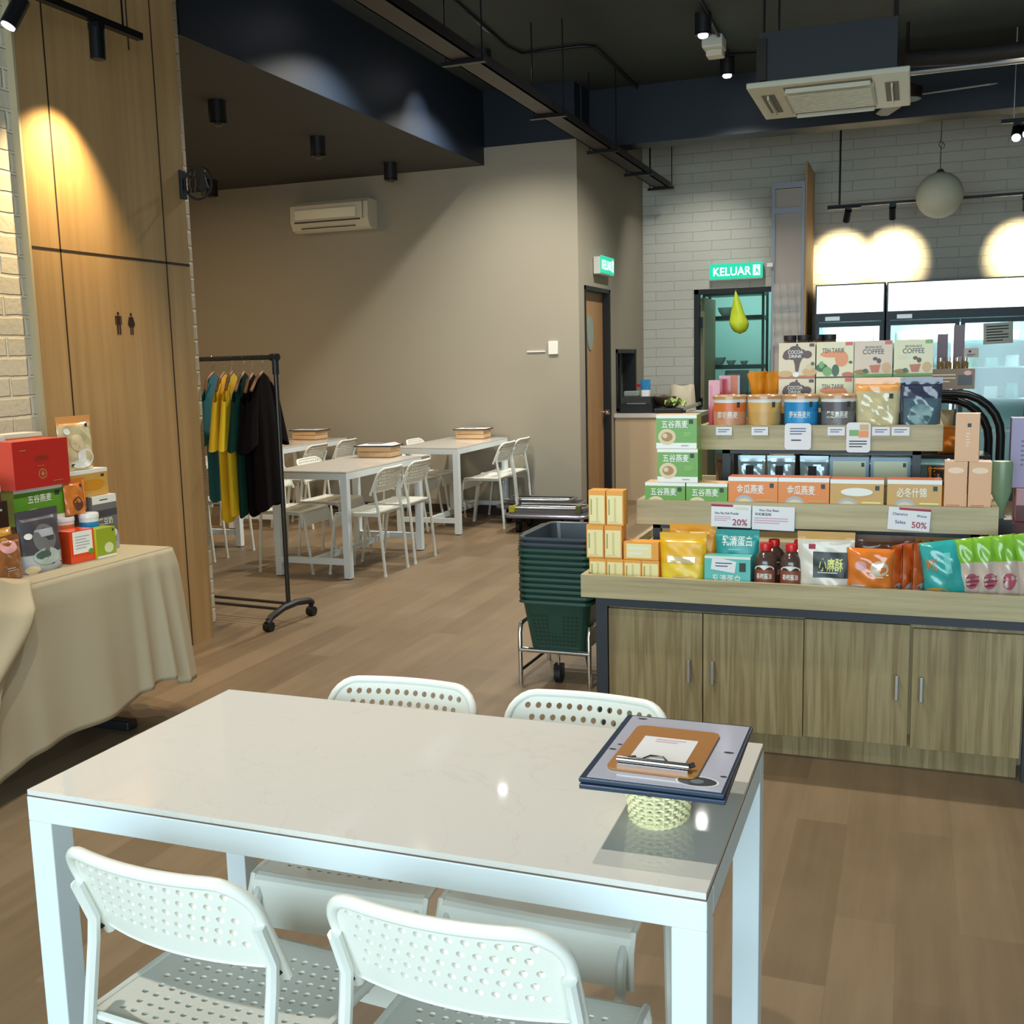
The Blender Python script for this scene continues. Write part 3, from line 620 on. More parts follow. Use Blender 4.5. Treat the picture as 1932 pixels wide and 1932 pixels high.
tag(pb.build('plastic_sheet', loc=(-1.2, 11.2, 1.55), smooth=True), 'crinkled clear plastic sheet hanging on the partition screen', 'plastic sheet')
b = MB(); b.box((-0.03, -0.02, -0.02), (0.03, 0.02, 0.02), WHITE); tag(b.build('emergency_light', loc=(-1.37, 11.17, 2.36), bevel=0.004), 'tiny white lamp on the grey partition frame beside the exit sign', 'lamp')

# ================================================================== KITCHEN COUNTER
kc = thing('kitchen_counter', 'pale wood counter with white top in front of the white brick wall', 'counter', (-2.43, 11.0, 0))
b = MB(); b.box((-0.44, -0.30, 0), (0.40, 0.35, 0.86), mat('pale_ply', '#c0a988', 0.5)); b.build('base', kc)
b = MB(); b.box((-0.445, -0.32, 0.86), (0.42, 0.36, 0.90), mat('pale_top', '#c9c6bd', 0.4)); b.build('worktop', kc)
KZ = 0.90
b = MB(); b.box((-0.17, -0.15, 0), (0.17, 0.15, 0.10), BLK); b.box((-0.15, -0.14, 0.10), (0.15, 0.14, 0.17), mat('dark_plastic_lid', '#3a3d3d', 0.25)); b.box((-0.1, -0.152, 0.095), (0.1, -0.15, 0.105), STEEL); tag(b.build('sandwich_press', loc=(-2.66, 10.92, KZ), bevel=0.012), 'black sandwich press on the kitchen counter', 'press')
b = MB(); b.box((-0.08, -0.05, 0), (0.08, 0.05, 0.055), mat('grey_tub', '#8c968c', 0.4)); tag(b.build('food_tub', loc=(-2.74, 10.92, KZ + 0.17), bevel=0.01), 'small grey plastic tub on top of the sandwich press', 'tub')
b = MB(); BLU = mat('pouch_blue', '#1f7fb5', 0.35)
b.grid(lambda u, v: ((u - .5) * .11 * (0.85 + .15 * v), -0.03 * (1 - v) * math.sqrt(max(0, 1 - (2 * u - 1) ** 4)), v * 0.17), 8, 8, BLU, mf=lambda u, v: PAPER if v < .38 else BLU)
b.grid(lambda u, v: ((u - .5) * .11 * (0.85 + .15 * v), 0.03 * (1 - v) * math.sqrt(max(0, 1 - (2 * u - 1) ** 4)), v * 0.17), 8, 8, BLU, flip=True)
tag(b.build('food_pouch', loc=(-2.60, 10.93, KZ + 0.17), smooth=True), 'blue and white pouch standing on the sandwich press', 'pouch')
b = MB(); b.lathe([(0.035, 0), (0.035, 0.20), (0.012, 0.23), (0.012, 0.26)], mat('yellow_green_bottle', '#b9bb62', 0.3), seg=14); b.box((-0.07, -0.02, 0.26), (0.05, 0.02, 0.29), mat('red_plastic', '#a81f26', 0.35)); tag(b.build('spray_bottle', loc=(-2.68, 11.15, KZ), smooth=True), 'spray bottle with red trigger behind the blue pouch', 'bottle')
b = MB(); b.lathe([(0.05, 0), (0.12, 0.07), (0.13, 0.10), (0.11, 0.095), (0.001, 0.12)], mat('brown_food', '#4f3a28', 0.6, var=0.5, vscale=40), seg=20); tag(b.build('food_bowl', loc=(-2.42, 11.0, KZ + 0.06), smooth=True), 'bowl of dark brown snacks beside the sandwich press', 'bowl')
b = MB(); b.lathe([(0.09, 0), (0.14, 0.05), (0.14, 0.06), (0.08, 0.01)], mat('black_bowl', '#202224', 0.3), seg=20); tag(b.build('stacking_bowl', loc=(-2.42, 11.0, KZ), smooth=True), 'black bowl under the brown snack bowl', 'bowl')
b = MB(); CB = mat('cream_film_bag', '#b5ab93', 0.45, var=0.1, vscale=15)
b.grid(lambda u, v: ((u - .5) * .3 * (1 - .15 * v), -0.07 * (1 - v * v) * math.sqrt(max(0, 1 - (2 * u - 1) ** 4)), v * 0.27 + 0.01 * math.sin(u * 9)), 12, 10, CB)
b.grid(lambda u, v: ((u - .5) * .3 * (1 - .15 * v), 0.07 * (1 - v * v) * math.sqrt(max(0, 1 - (2 * u - 1) ** 4)), v * 0.27 + 0.01 * math.sin(u * 9)), 12, 10, CB, flip=True)
tag(b.build('bread_bag', loc=(-2.27, 11.2, KZ), smooth=True), 'large cream plastic bag leaning on the brick wall side of the counter', 'bag')
b = MB(); b.box((-0.15, -0.1, 0), (0.15, 0.1, 0.05), BLK); tag(b.build('black_tray', loc=(-2.32, 10.82, KZ), bevel=0.01), 'low black tray holding the green leaves', 'tray')
b = MB(); LF = mat('lettuce', '#9fb56c', 0.5, var=0.3, vscale=30)
for k in range(9):
    a = k * 0.7; cx, cy = 0.055 * math.cos(a * 3), 0.03 * math.sin(a * 2)
    b.grid(lambda u, v: (cx + (u - .5) * .12, cy + (v - .5) * .09, 0.02 + 0.03 * math.sin(u * 9 + k) * math.sin(v * 7 + a) + 0.035 * (1 - abs(2 * u - 1)) + k * 0.004), 6, 6, LF)
tag(b.build('lettuce_pile', loc=(-2.28, 10.84, KZ + 0.055), smooth=True), 'pile of green lettuce leaves on the black tray', 'lettuce', kind='stuff')
b = MB(); b.box((-0.11, -0.09, 0), (0.11, 0.09, 0.035), mat('grey_green_tray', '#777a6c', 0.5)); tag(b.build('serving_tray', loc=(-2.12, 10.86, KZ + 0.04), ry=R(-18), bevel=0.005), 'tilted grey tray at the right end of the kitchen counter', 'tray')

b = MB(); b.box((-0.045, 0, -0.06), (0.045, 0.02, 0.06), WHITE); tag(b.build('light_switch', loc=(-3.13, 9.48, 1.58), bevel=0.003), 'small white switch box on the back wall near the corner', 'switch')
b = MB(); b.box((-0.09, 0, -0.006), (0.09, 0.012, 0.006), WHITE); tag(b.build('wall_hook_rail', loc=(-3.30, 9.488, 1.55)), 'thin white strip on the back wall beside the switch box', 'rail')

# ================================================================== TABLES AND CHAIRS
MARB = bpy.data.materials.new('white_marble_laminate'); MARB.use_nodes = True; nt = MARB.node_tree; bs = nt.nodes['Principled BSDF']
tc = nt.nodes.new('ShaderNodeTexCoord'); wv = nt.nodes.new('ShaderNodeTexNoise'); wv.inputs['Scale'].default_value = 2.3; wv.inputs['Detail'].default_value = 5; wv.inputs['Distortion'].default_value = 1.6
nt.links.new(tc.outputs['Object'], wv.inputs['Vector'])
nt.links.new(ramp(nt, wv.outputs['Fac'], [(0.0, '#dcd9d1'), (0.494, '#dcd9d1'), (0.5, '#d7d3cb'), (0.506, '#dcd9d1'), (1.0, '#dcd9d1')]), bs.inputs['Base Color']); bs.inputs['Roughness'].default_value = 0.05
EDGE = mat('worn_edge', '#6b5a4c', 0.6)
def make_table(name, label, loc):
    """top 0.6 (x) by 1.2 (y), steel frame with an H of low rails"""
    t = thing(name, label, 'table', loc, 0, 'white marble top dining tables')
    b = MB(); b.box((-0.299, -0.599, 0.738), (0.299, 0.599, 0.7405), EDGE); b.box((-0.2985, -0.5985, 0.7405), (0.2985, 0.5985, 0.75), MARB); b.build('tabletop', t)
    b = MB(); b.box((-0.30, -0.60, 0.693), (-0.25, 0.60, 0.738), TBL); b.box((0.25, -0.60, 0.693), (0.30, 0.60, 0.738), TBL); b.box((-0.25, -0.60, 0.693), (0.25, -0.55, 0.738), TBL); b.box((-0.25, 0.55, 0.693), (0.25, 0.60, 0.738), TBL); b.build('apron', t, bevel=0.002)
    for x in (-0.275, 0.275):
        for y in (-0.575, 0.575):
            b = MB(); b.box((x - 0.025, y - 0.025, 0.006), (x + 0.025, y + 0.025, 0.693), TBL); b.box((x - 0.02, y - 0.02, 0), (x + 0.02, y + 0.02, 0.006), RUB); b.build('leg', t, bevel=0.002)
    b = MB(); b.box((-0.25, -0.595, 0.10), (0.25, -0.555, 0.14), TBL); b.box((-0.25, 0.555, 0.10), (0.25, 0.595, 0.14), TBL); b.box((-0.02, -0.555, 0.10), (0.02, 0.555, 0.14), TBL); b.build('low_rail', t)
    return t
tb = make_table('dining_table', 'white marble top table in the foreground with woven basket and menus', (-0.843, 1.665, 0)); tb.rotation_euler = (0, 0, R(90))
copy_tree(tb, (-3.89, 6.935, 0), 0, 'white dining table nearest the clothes rack in the alcove row by the aisle')
copy_tree(tb, (-3.89, 8.85, 0), 0, 'white dining table against the back wall in the row by the aisle')
copy_tree(tb, (-5.55, 8.72, 0), 0, 'white dining table against the back wall under the split air conditioner')
copy_tree(tb, (-5.45, 6.75, 0), 0, 'white dining table mostly hidden behind the hanging clothes')

def perf(b, P, u0, v0, u1, v1, nx, ny, m, k=0.27):
    """sheet with round holes in staggered rows"""
    cu, cv = (u1 - u0) / nx, (v1 - v0) / ny
    for j in range(ny):
        sh = 0.5 if j % 2 else 0.0; cells = [(i + sh, 1, True) for i in range(nx - (1 if sh else 0))]
        if sh: cells = [(0, 0.5, False)] + cells + [(nx - 0.5, 0.5, False)]
        for a, w_, hole in cells:
            A = u0 + a * cu; Bv = v0 + j * cv; wu = w_ * cu
            if not hole:
                b.add([P(A, Bv), P(A + wu, Bv), P(A + wu, Bv + cv), P(A, Bv + cv)], [(0, 1, 2, 3)], m); continue
            bd = [(1, .5), (1, 1), (.5, 1), (0, 1), (0, .5), (0, 0), (.5, 0), (1, 0)]
            vs = [P(A + x * wu, Bv + y * cv) for x, y in bd]
            vs += [P(A + wu * (.5 + k * math.cos(q * math.pi / 8)), Bv + cv * (.5 + k * PR[0] * math.sin(q * math.pi / 8))) for q in range(16)]
            b.add(vs, [(q, (q + 1) % 8, 8 + (2 * q + 2) % 16, 8 + (2 * q + 1) % 16, 8 + 2 * q) for q in range(8)], m)
PR = [1.0]
def rrect(w, h, r, n=5):
    pts = []
    for cx, cy, a in ((w - r, h - r, 0), (r, h - r, 90), (r, r, 180), (w - r, r, 270)): pts += arc(cx, cy, r, a, a + 90, n)
    return pts
def make_chair(label, loc, rz, group):
    t = thing('stacking_chair', label, 'chair', loc, R(rz), group)
    # seat sheet: v 0 = rear, 1 = front; the front rolls down into a deep lip
    sw, sd = 0.385, 0.36
    def SP(u, v, z0=0.448):
        x = (u - .5) * sw; s = v * 0.42; y = -0.175 + s; z = z0 - 0.012 * (1 - (2 * u - 1) ** 2) * math.sin(min(1, v / .8) * math.pi)
        L = 0.30
        if s > L:
            rr = 0.028; a = min((s - L) / rr, math.pi / 2 * 0.93); y = -0.175 + L + rr * math.sin(a); z -= rr * (1 - math.cos(a))
            ex = s - L - rr * math.pi / 2 * 0.93
            if ex > 0: z -= ex; y += ex * 0.08
        return (x, y, z)
    b = MB(); PR[0] = (sw * 0.84 / 14) / (0.43 * 0.60 / 10)
    perf(b, SP, 0.08, 0.05, 0.92, 0.65, 14, 10, PLAS, 0.25)
    b.grid(lambda u, v: SP(0.08 * u, 0.05 + 0.6 * v), 1, 20, PLAS); b.grid(lambda u, v: SP(0.92 + 0.08 * u, 0.05 + 0.6 * v), 1, 20, PLAS)
    us = [0] + [0.08 + 0.84 * i / 28 for i in range(29)] + [1]; UF = lambda u: us[int(round(u * 30))]
    b.grid(lambda u, v: SP(UF(u), 0.05 * v), 30, 1, PLAS); b.grid(lambda u, v: SP(UF(u), 0.65 + 0.35 * v), 30, 14, PLAS)
    o = b.build('seat', t, merge=True); sm = o.modifiers.new('thick', 'SOLIDIFY'); sm.thickness = 0.006; sm.offset = -1
    b = MB()
    for sg in (-1, 1): b.tube([SP(0.5 + sg * 0.5, v / 12) for v in range(13)], 0.006, PLAS, 6)
    b.tube([SP(u / 8, 0) for u in range(9)], 0.007, PLAS, 6); b.build('seat_rim', t, smooth=True)
    # backrest
    bw_, bh = 0.352, 0.162
    def BP(u, v, off=0.0):
        x = (u - .5) * bw_; y = -0.158 - 0.072 * v - 0.030 * (1 - (2 * u - 1) ** 2) + 0.022 + off; return (x, y, 0.592 + v * bh)
    b = MB(); u0, v0, u1, v1 = 0.08, 0.20, 0.92, 0.93; NX, NY = 13, 5; PR[0] = (bw_ * (u1 - u0) / NX) / (bh * (v1 - v0) / NY)
    perf(b, BP, u0, v0, u1, v1, NX, NY, PLAS, 0.27)
    inner = [(u0 + (u1 - u0) * i / (2 * NX), v0) for i in range(2 * NX)] + [(u1, v0 + (v1 - v0) * i / (2 * NY)) for i in range(2 * NY)] + [(u1 - (u1 - u0) * i / (2 * NX), v1) for i in range(2 * NX)] + [(u0, v1 - (v1 - v0) * i / (2 * NY)) for i in range(2 * NY)]
    def outp(u, v):
        a = (u - u0) / (u1 - u0); c = (v - v0) / (v1 - v0); X, Y = a * bw_, c * bh; r = 0.055
        if Y > bh - r:
            for cx in (r, bw_ - r):
                if (cx == r and X < r) or (cx != r and X > bw_ - r):
                    dx, dy = X - cx, Y - (bh - r); d = math.hypot(dx, dy)
                    if d > 1e-6 and max(abs(dx), abs(dy)) > r * 0.98: X, Y = cx + dx / d * r, bh - r + dy / d * r
        return X / bw_, Y / bh
    outer = [outp(*p) for p in inner]; n = len(inner)
    b.add([BP(*p) for p in inner] + [BP(*p) for p in outer], [(i, n + i, n + (i + 1) % n, (i + 1) % n) for i in range(n)], PLAS)
    o = b.build('backrest', t, merge=True); sm = o.modifiers.new('thick', 'SOLIDIFY'); sm.thickness = 0.008; sm.offset = 0
    r = 0.055; path = [(0, -0.12), (0, 0.3), (0, bh - r)] + [(x, y) for x, y in arc(r, bh - r, r, 180, 90, 6)][1:] + [(bw_ / 2, bh)] + [(x, y) for x, y in arc(bw_ - r, bh - r, r, 90, 0, 6)] + [(bw_, 0.3), (bw_, -0.12)]
    path = [(x, y * bh if (y in (-0.12, 0.3)) else y) for x, y in path]; pts = []
    xs = [path[0]]
    for p, q in zip(path, path[1:]):
        k = 6 if abs(q[0] - p[0]) > 0.06 else 1
        xs += [(p[0] + (q[0] - p[0]) * i / k, p[1] + (q[1] - p[1]) * i / k) for i in range(1, k + 1)]
    b = MB(); b.tube([BP(x / bw_, y / bh, -0.002) for x, y in xs], 0.0098, PLAS, 10); b.tube([BP(u / 10, 0.0) for u in range(11)], 0.006, PLAS, 6)
    for sg in (0, 1):
        q = Vector(BP(sg, 0.0)); b.cyl(q + Vector((0, -0.014, -0.006)), q + Vector((0, -0.009, -0.006)), 0.004, BLK, seg=8)
    b.build('backrest_rim', t, smooth=True)
    # tube frame
    for sg in (-1, 1):
        x = sg * 0.176
        b = MB(); b.tube([(x, -0.222, 0.008), (x, -0.19, 0.43), (x, -0.166, 0.57), (x, -0.162, 0.61), (x, -0.19, 0.68)], 0.0105, CHAIRM, 8); b.cyl((x, -0.222, 0), (x, -0.222, 0.015), 0.0125, PLAS, seg=8); b.build('leg', t, smooth=True)
        b = MB(); b.tube([(x, -0.19, 0.432), (x, 0.11, 0.432), (x, 0.145, 0.42), (x, 0.165, 0.39), (x, 0.218, 0.008)], 0.0105, CHAIRM, 8); b.cyl((x, 0.218, 0), (x, 0.218, 0.015), 0.0125, PLAS, seg=8); b.build('leg', t, smooth=True)
    b = MB(); b.tube([(-0.176, -0.15, 0.428), (0.176, -0.15, 0.428)], 0.009, CHAIRM, 8); b.build('cross_tube', t, smooth=True); b = MB(); b.tube([(-0.18, 0.08, 0.428), (0.18, 0.08, 0.428)], 0.009, CHAIRM, 8); b.build('cross_tube', t, smooth=True)
    return t
GN, GA = 'white perforated chairs around the foreground table', 'white perforated chairs around the alcove tables'
c0 = make_chair('white perforated chair at the near left of the foreground table, back to the camera', (-1.022, 1.405, 0), -4, GN)
copy_tree(c0, (-0.567, 1.41, 0), R(-1), 'white perforated chair at the near right of the foreground table, back to the camera')
copy_tree(c0, (-1.055, 1.882, 0), R(182), 'white perforated chair on the far left side of the foreground table')
copy_tree(c0, (-0.635, 1.895, 0), R(179), 'white perforated chair on the far side of the foreground table, behind the menus')
for x, y, rz, lb in ((-3.62, 6.66, 90, 'white chair on the aisle side of the table nearest the rack, closer one'), (-3.62, 7.14, 90, 'white chair on the aisle side of the table nearest the rack, rear one'),
    (-4.17, 6.62, -90, 'white chair on the left side of the table nearest the rack, closer one'), (-4.17, 7.15, -90, 'white chair on the left side of the table nearest the rack, rear one'),
    (-3.56, 8.83, 90, 'white chair on the aisle side of the back wall table, its front chair'), (-3.58, 9.27, 90, 'white chair on the aisle side of the back wall table, touching the back wall'),
    (-4.17, 8.55, -90, 'white chair on the left side of the back wall table, its front chair'), (-4.17, 9.05, -90, 'white chair on the left side of the back wall table, its rear chair'),
    (-5.28, 8.46, 90, 'white chair on the right side of the table under the air conditioner, its front chair'), (-5.28, 9.02, 90, 'white chair on the right side of the table under the air conditioner, its rear chair'),
    (-5.83, 8.46, -90, 'white chair on the far left side of the table under the air conditioner'), (-5.18, 6.50, 90, 'white chair at the hidden table behind the clothes, nearer the front'), (-5.18, 7.02, 90, 'white chair at the hidden table behind the clothes, further back')):
    c = copy_tree(c0, (x, y, 0), R(rz), lb); c['group'] = GA

# menu boards on wooden crates, alcove tables
def crate_set(x, y, rz, where):
    t = thing('wooden_crate', 'small pale wooden crate under the menu board on ' + where, 'crate', (x, y, 0.75), R(rz), 'pale wooden crates on the alcove tables')
    b = MB(); b.box((-0.13, -0.09, 0), (0.13, 0.09, 0.01), CRATEW)
    for z in (0.008, 0.048): b.box((-0.14, -0.10, z), (0.14, -0.09, z + 0.036), CRATEW); b.box((-0.14, 0.09, z), (0.14, 0.10, z + 0.036), CRATEW); b.box((-0.14, -0.09, z), (-0.13, 0.09, z + 0.036), CRATEW); b.box((0.13, -0.09, z), (0.14, 0.09, z + 0.036), CRATEW)
    b.build('crate_body', t)
    t = thing('menu_board', 'black menu board laid flat on the crate on ' + where, 'menu', (x, y, 0.836), R(rz + 3), 'menu boards on the crates')
    b = MB(); b.box((-0.165, -0.115, 0), (0.165, 0.115, 0.008), BLK); b.build('board', t)
    b = MB(); b.box((-0.15, -0.10, 0.008), (0.15, 0.10, 0.0095), PAPER); b.build('sheet', t)
    b = MB(); b.box((-0.10, 0.03, 0.0095), (0.02, 0.05, 0.022), STEEL); b.build('clip', t)
crate_set(-3.90, 7.42, 4, 'the table nearest the clothes rack')
crate_set(-3.88, 9.30, 2, 'the back wall table by the aisle')
crate_set(-5.55, 9.12, -6, 'the table under the air conditioner')

# woven basket and menus on the foreground table
wk = thing('woven_basket', 'small cream woven basket under the menus on the foreground table', 'basket', (-0.362, 1.60, 0.75))
WKM = mat('cream_rattan', '#e4dcae', 0.6, var=0.12, vscale=60); b = MB()
NS = 44
def bprof(z): return 0.044 + 0.011 * (z / 0.085)
for j in range(12):
    z = 0.006 + j * 0.0068; pts = []
    for k in range(NS * 2):
        a = 2 * math.pi * k / (NS * 2); w_ = 0.0022 * math.cos(NS / 2 * a + (math.pi if j % 2 else 0)); pts.append(((bprof(z) + w_) * math.cos(a), (bprof(z) * 1.35 + w_) * math.sin(a), z))
    b.tube(pts, 0.0030, WKM, 5, closed=True)
b.build('woven_wall', wk, smooth=True)
b = MB()
for k in range(NS // 2):
    a = 2 * math.pi * (k + 0.0) / (NS / 2); b.tube([(bprof(z) * math.cos(a), bprof(z) * 1.35 * math.sin(a), z) for z in (0.0, 0.03, 0.06, 0.088)], 0.002, WKM, 5)
b.lathe([(0.001, 0), (0.046, 0.0), (0.046, 0.004), (0.001, 0.004)], WKM, seg=24, sy=1.35); b.build('stake', wk)
b = MB()
for ph in (0, math.pi):
    for z in (0.003, 0.087): b.tube([((bprof(z) + 0.001 + 0.002 * math.cos(14 * k * math.pi / 40 + ph)) * math.cos(k * math.pi / 40), (bprof(z) * 1.35 + 0.002 * math.cos(14 * k * math.pi / 40 + ph)) * math.sin(k * math.pi / 40), z + 0.002 * math.sin(14 * k * math.pi / 40 + ph)) for k in range(80)], 0.0032, WKM, 5, closed=True)
b.build('braided_rim', wk, smooth=True)
def clipmenu(loc, rz, label, top):
    t = thing('menu_folder', label, 'menu', loc, R(rz), 'navy menu folders')
    b = MB(); b.box((-0.109, -0.15, 0), (0.109, 0.15, 0.007), mat('navy_cover', '#22344a', 0.35)); b.build('cover', t, bevel=0.0015)
    if top:
        b = MB(); b.box((-0.098, -0.143, 0.007), (0.104, 0.143, 0.0078), mat('lilac_grey_print', '#b7b8c6', 0.12)); P = lambda u, v: (-0.098 + u * .202, -0.143 + v * .286, 0.0078)
        b.decal(P, .202, .286, [('e', 0.80, 0.10, 0.16, 0.07, PAPER), ('e', 0.80, 0.10, 0.145, 0.06, mat('dark_slate', '#3a4046', 0.4)), ('e', 0.80, 0.10, 0.05, 0.03, mat('slate_leaf', '#6f7a80', 0.4)), ('e', 0.10, 0.96, 0.04, 0.012, INK), ('e', 0.93, 0.55, 0.04, 0.012, INK), ('e', 0.04, 0.42, 0.03, 0.01, INK), ('e', 0.97, 0.2, 0.025, 0.01, INK), ('e', 0.07, 0.5, 0.02, 0.008, INK)], off=0.0002)
        b.build('printed_sheet', t)
    return t
clipmenu((-0.345, 1.605, 0.840), 1, 'lower navy menu folder resting on the woven basket', False)
mn = clipmenu((-0.345, 1.61, 0.8475), 0, 'upper navy menu folder with a printed grey cover on the woven basket', True)
cb = thing('clipboard', 'tan clipboard with a white slip and chrome clip on top of the menus', 'clipboard', (-0.352, 1.60, 0.8560), R(-1))
b = MB(); b.poly([(x - 0.07, y - 0.1) for x, y in rrect(0.14, 0.2, 0.014)], 0, 0.003, mat('tan_hardboard', '#a9743c', 0.4)); b.build('board', cb)
b = MB(); b.box((-0.045, -0.075, 0.003), (0.043, 0.05, 0.0038), PAPER); P = lambda u, v: (-0.045 + .088 * u, -0.075 + .125 * v, 0.0038)
b.decal(P, .088, .125, [('l', 0.25, 0.8, 0.8, 0.95, 2, PINKL)], off=0.0002); b.build('paper_slip', cb)
b = MB(); b.box((-0.055, -0.088, 0.003), (0.055, -0.070, 0.007), CHROME); b.tube([(-0.056, -0.082, 0.012), (0.056, -0.082, 0.012)], 0.005, CHROME, 10); b.tube([(-0.025, -0.075, 0.009), (-0.01, -0.055, 0.011), (0.01, -0.055, 0.011), (0.025, -0.075, 0.009)], 0.0025, CHROME, 6); b.cyl((0.05, -0.075, 0.008), (0.062, -0.07, 0.012), 0.004, BLK, seg=8); b.cyl((-0.05, -0.07, 0.008), (-0.03, -0.068, 0.012), 0.003, BLK, seg=8); b.build('clip', cb, smooth=True)

# ================================================================== CLOTHES RACK
rk = thing('clothes_rack', 'dark metal clothes rail on castors at the alcove corner', 'clothes rack', (-3.34, 5.16, 0), R(-5))
RK = mat('gunmetal_tube', '#3e3c38', 0.35, 0.6)
b = MB(); b.cyl((-1.6, 0, 1.525), (0, 0, 1.525), 0.014, RK); b.build('top_bar', rk, smooth=True)
b = MB(); b.cyl((0, 0, 0.09), (0, 0, 1.54), 0.0135, RK); b.cyl((0, 0, 1.43), (0, 0, 1.545), 0.019, BLK); b.cyl((-0.03, 0, 1.525), (0.022, 0, 1.525), 0.02, BLK); b.build('post', rk, smooth=True)
b = MB(); b.cyl((-1.6, 0, 0.09), (-1.6, 0, 1.53), 0.0135, RK); b.build('post', rk, smooth=True)
for x in (0, -1.6):
    b = MB(); P2 = [(-0.21, 0.055), (-0.18, 0.085), (-0.06, 0.115), (0.06, 0.12), (0.18, 0.105), (0.21, 0.085)]
    b.tube([(x + 0.01, y, z - 0.01) for y, z in P2], 0.020, BLK, 8); ft = b.build('foot', rk, smooth=True)
    for y in (-0.2, 0.2):
        b = MB(); b.cyl((x - 0.012, y, 0.028), (x + 0.032, y, 0.028), 0.028, RUB, seg=18); b.box((x, y - 0.01, 0.03), (x + 0.02, y + 0.01, 0.075), BLK); b.build('castor', ft)
b = MB(); b.cyl((-1.6, 0.055, 0.10), (0, 0.055, 0.10), 0.009, RK, seg=8); b.cyl((-1.6, -0.045, 0.09), (0, -0.045, 0.09), 0.009, RK, seg=8); b.build('low_rail', rk, smooth=True)
def garment(x, mcol, label, L=0.78, rz=84, wscale=1.0, ph=0.0, z=1.42, slv=0.30, dy=0.0):
    mm = mcol; b = MB(); ht = 0.20 * wscale
    def body(u, v):
        a = 2 * math.pi * u; ca, sa = math.cos(a), math.sin(a)
        wx = ht * (0.92 + 0.10 * v) * (1 if v > 0.02 else 0.9); ry = 0.010 + 0.014 * min(1, v * 3) + 0.008 * v
        xx = wx * math.copysign(abs(ca) ** 0.8, ca); f = 0.006 * v * math.sin(5 * a + ph) + 0.004 * v * math.sin(9 * a + 2 * ph)
        zz = -abs(xx) * 0.42 * max(0, 1 - v * 1.2) - v * L + (0.02 if abs(xx) < .07 and v < 0.01 else 0) - 0.015 * v * math.sin(2 * a + ph)
        return (xx, (ry + f) * sa, zz)
    b.grid(body, 40, 22, mm); o = tag(b.build('t_shirt', loc=(x, 5.16 + 0.05 * (abs(x) - 3.34) * 1.7 + dy, z), rz=R(rz), smooth=True), label, 'shirt', 'shirts on the clothes rack')
    for sg in (-1, 1):
        s = MB()
        def slvf(u, v):
            a = 2 * math.pi * u; cx = sg * (ht * 0.86 + 0.075 * v); cz = -0.085 - v * slv
            return (cx + 0.062 * (0.9 + .35 * v) * math.cos(a), (0.018 + 0.014 * v) * math.sin(a) + 0.004 * math.sin(3 * a + ph), cz + 0.055 * math.cos(a) * -sg * (1 - 0.5 * v))
        s.grid(slvf, 18, 8, mm); s.build('sleeve', o, smooth=True)
    hg = MB(); hg.tube([(-0.19 * wscale, 0, -0.075), (-0.08, 0, -0.01), (0, 0, 0.025), (0.08, 0, -0.01), (0.19 * wscale, 0, -0.075)], 0.009, mat('hanger_wood', '#8a5a33', 0.5), 8); ho = hg.build('clothes_hanger', loc=(x, o.location.y, z), rz=R(rz), smooth=True)
    tag(ho, 'wooden hanger holding the ' + label.split(' hanging')[0] + (' by the post' if 'last' in label else ''), 'hanger', 'wooden clothes hangers')
    hk = MB(); hk.tube([(0, 0, 0.022), (0, 0, 0.05), (0.014, 0, 0.064), (0.018, 0, 0.095), (0.0, 0, 0.121), (-0.016, 0, 0.108)], 0.0022, CHROME, 6); hk.build('hook', ho, smooth=True)
    return o
YEL = mat('yellow_cotton', '#efc11c', 0.8, bump=0.2); DGR = mat('bottle_green_cotton', '#12332a', 0.95, spec=0.15); BKC = mat('black_cotton', '#0e0808', 1.0, spec=0.1); TEAL = mat('teal_cotton', '#27717e', 0.75)
garment(-3.875, TEAL, 'teal and dark shirt hanging nearest the wall end', 0.72, 100, 0.6, 0.3, dy=0.11)
garment(-3.725, YEL, 'left yellow shirt hanging beside the teal one', 0.82, 106, 0.72, 0.0, dy=0.02)
garment(-3.65, YEL, 'right yellow shirt hanging against the green shirts', 0.78, 108, 0.72, 1.4, z=1.425)
garment(-3.565, DGR, 'bottle green shirt hanging beside the yellow ones', 0.78, 105, 0.8, 2.2)
garment(-3.505, BKC, 'black shirt hanging against the green shirt', 0.76, 106, 0.75, 0.9, z=1.41)
garment(-3.435, BKC, 'black shirt hanging last, closest to the rack post', 0.74, 100, 0.85, 0.4)

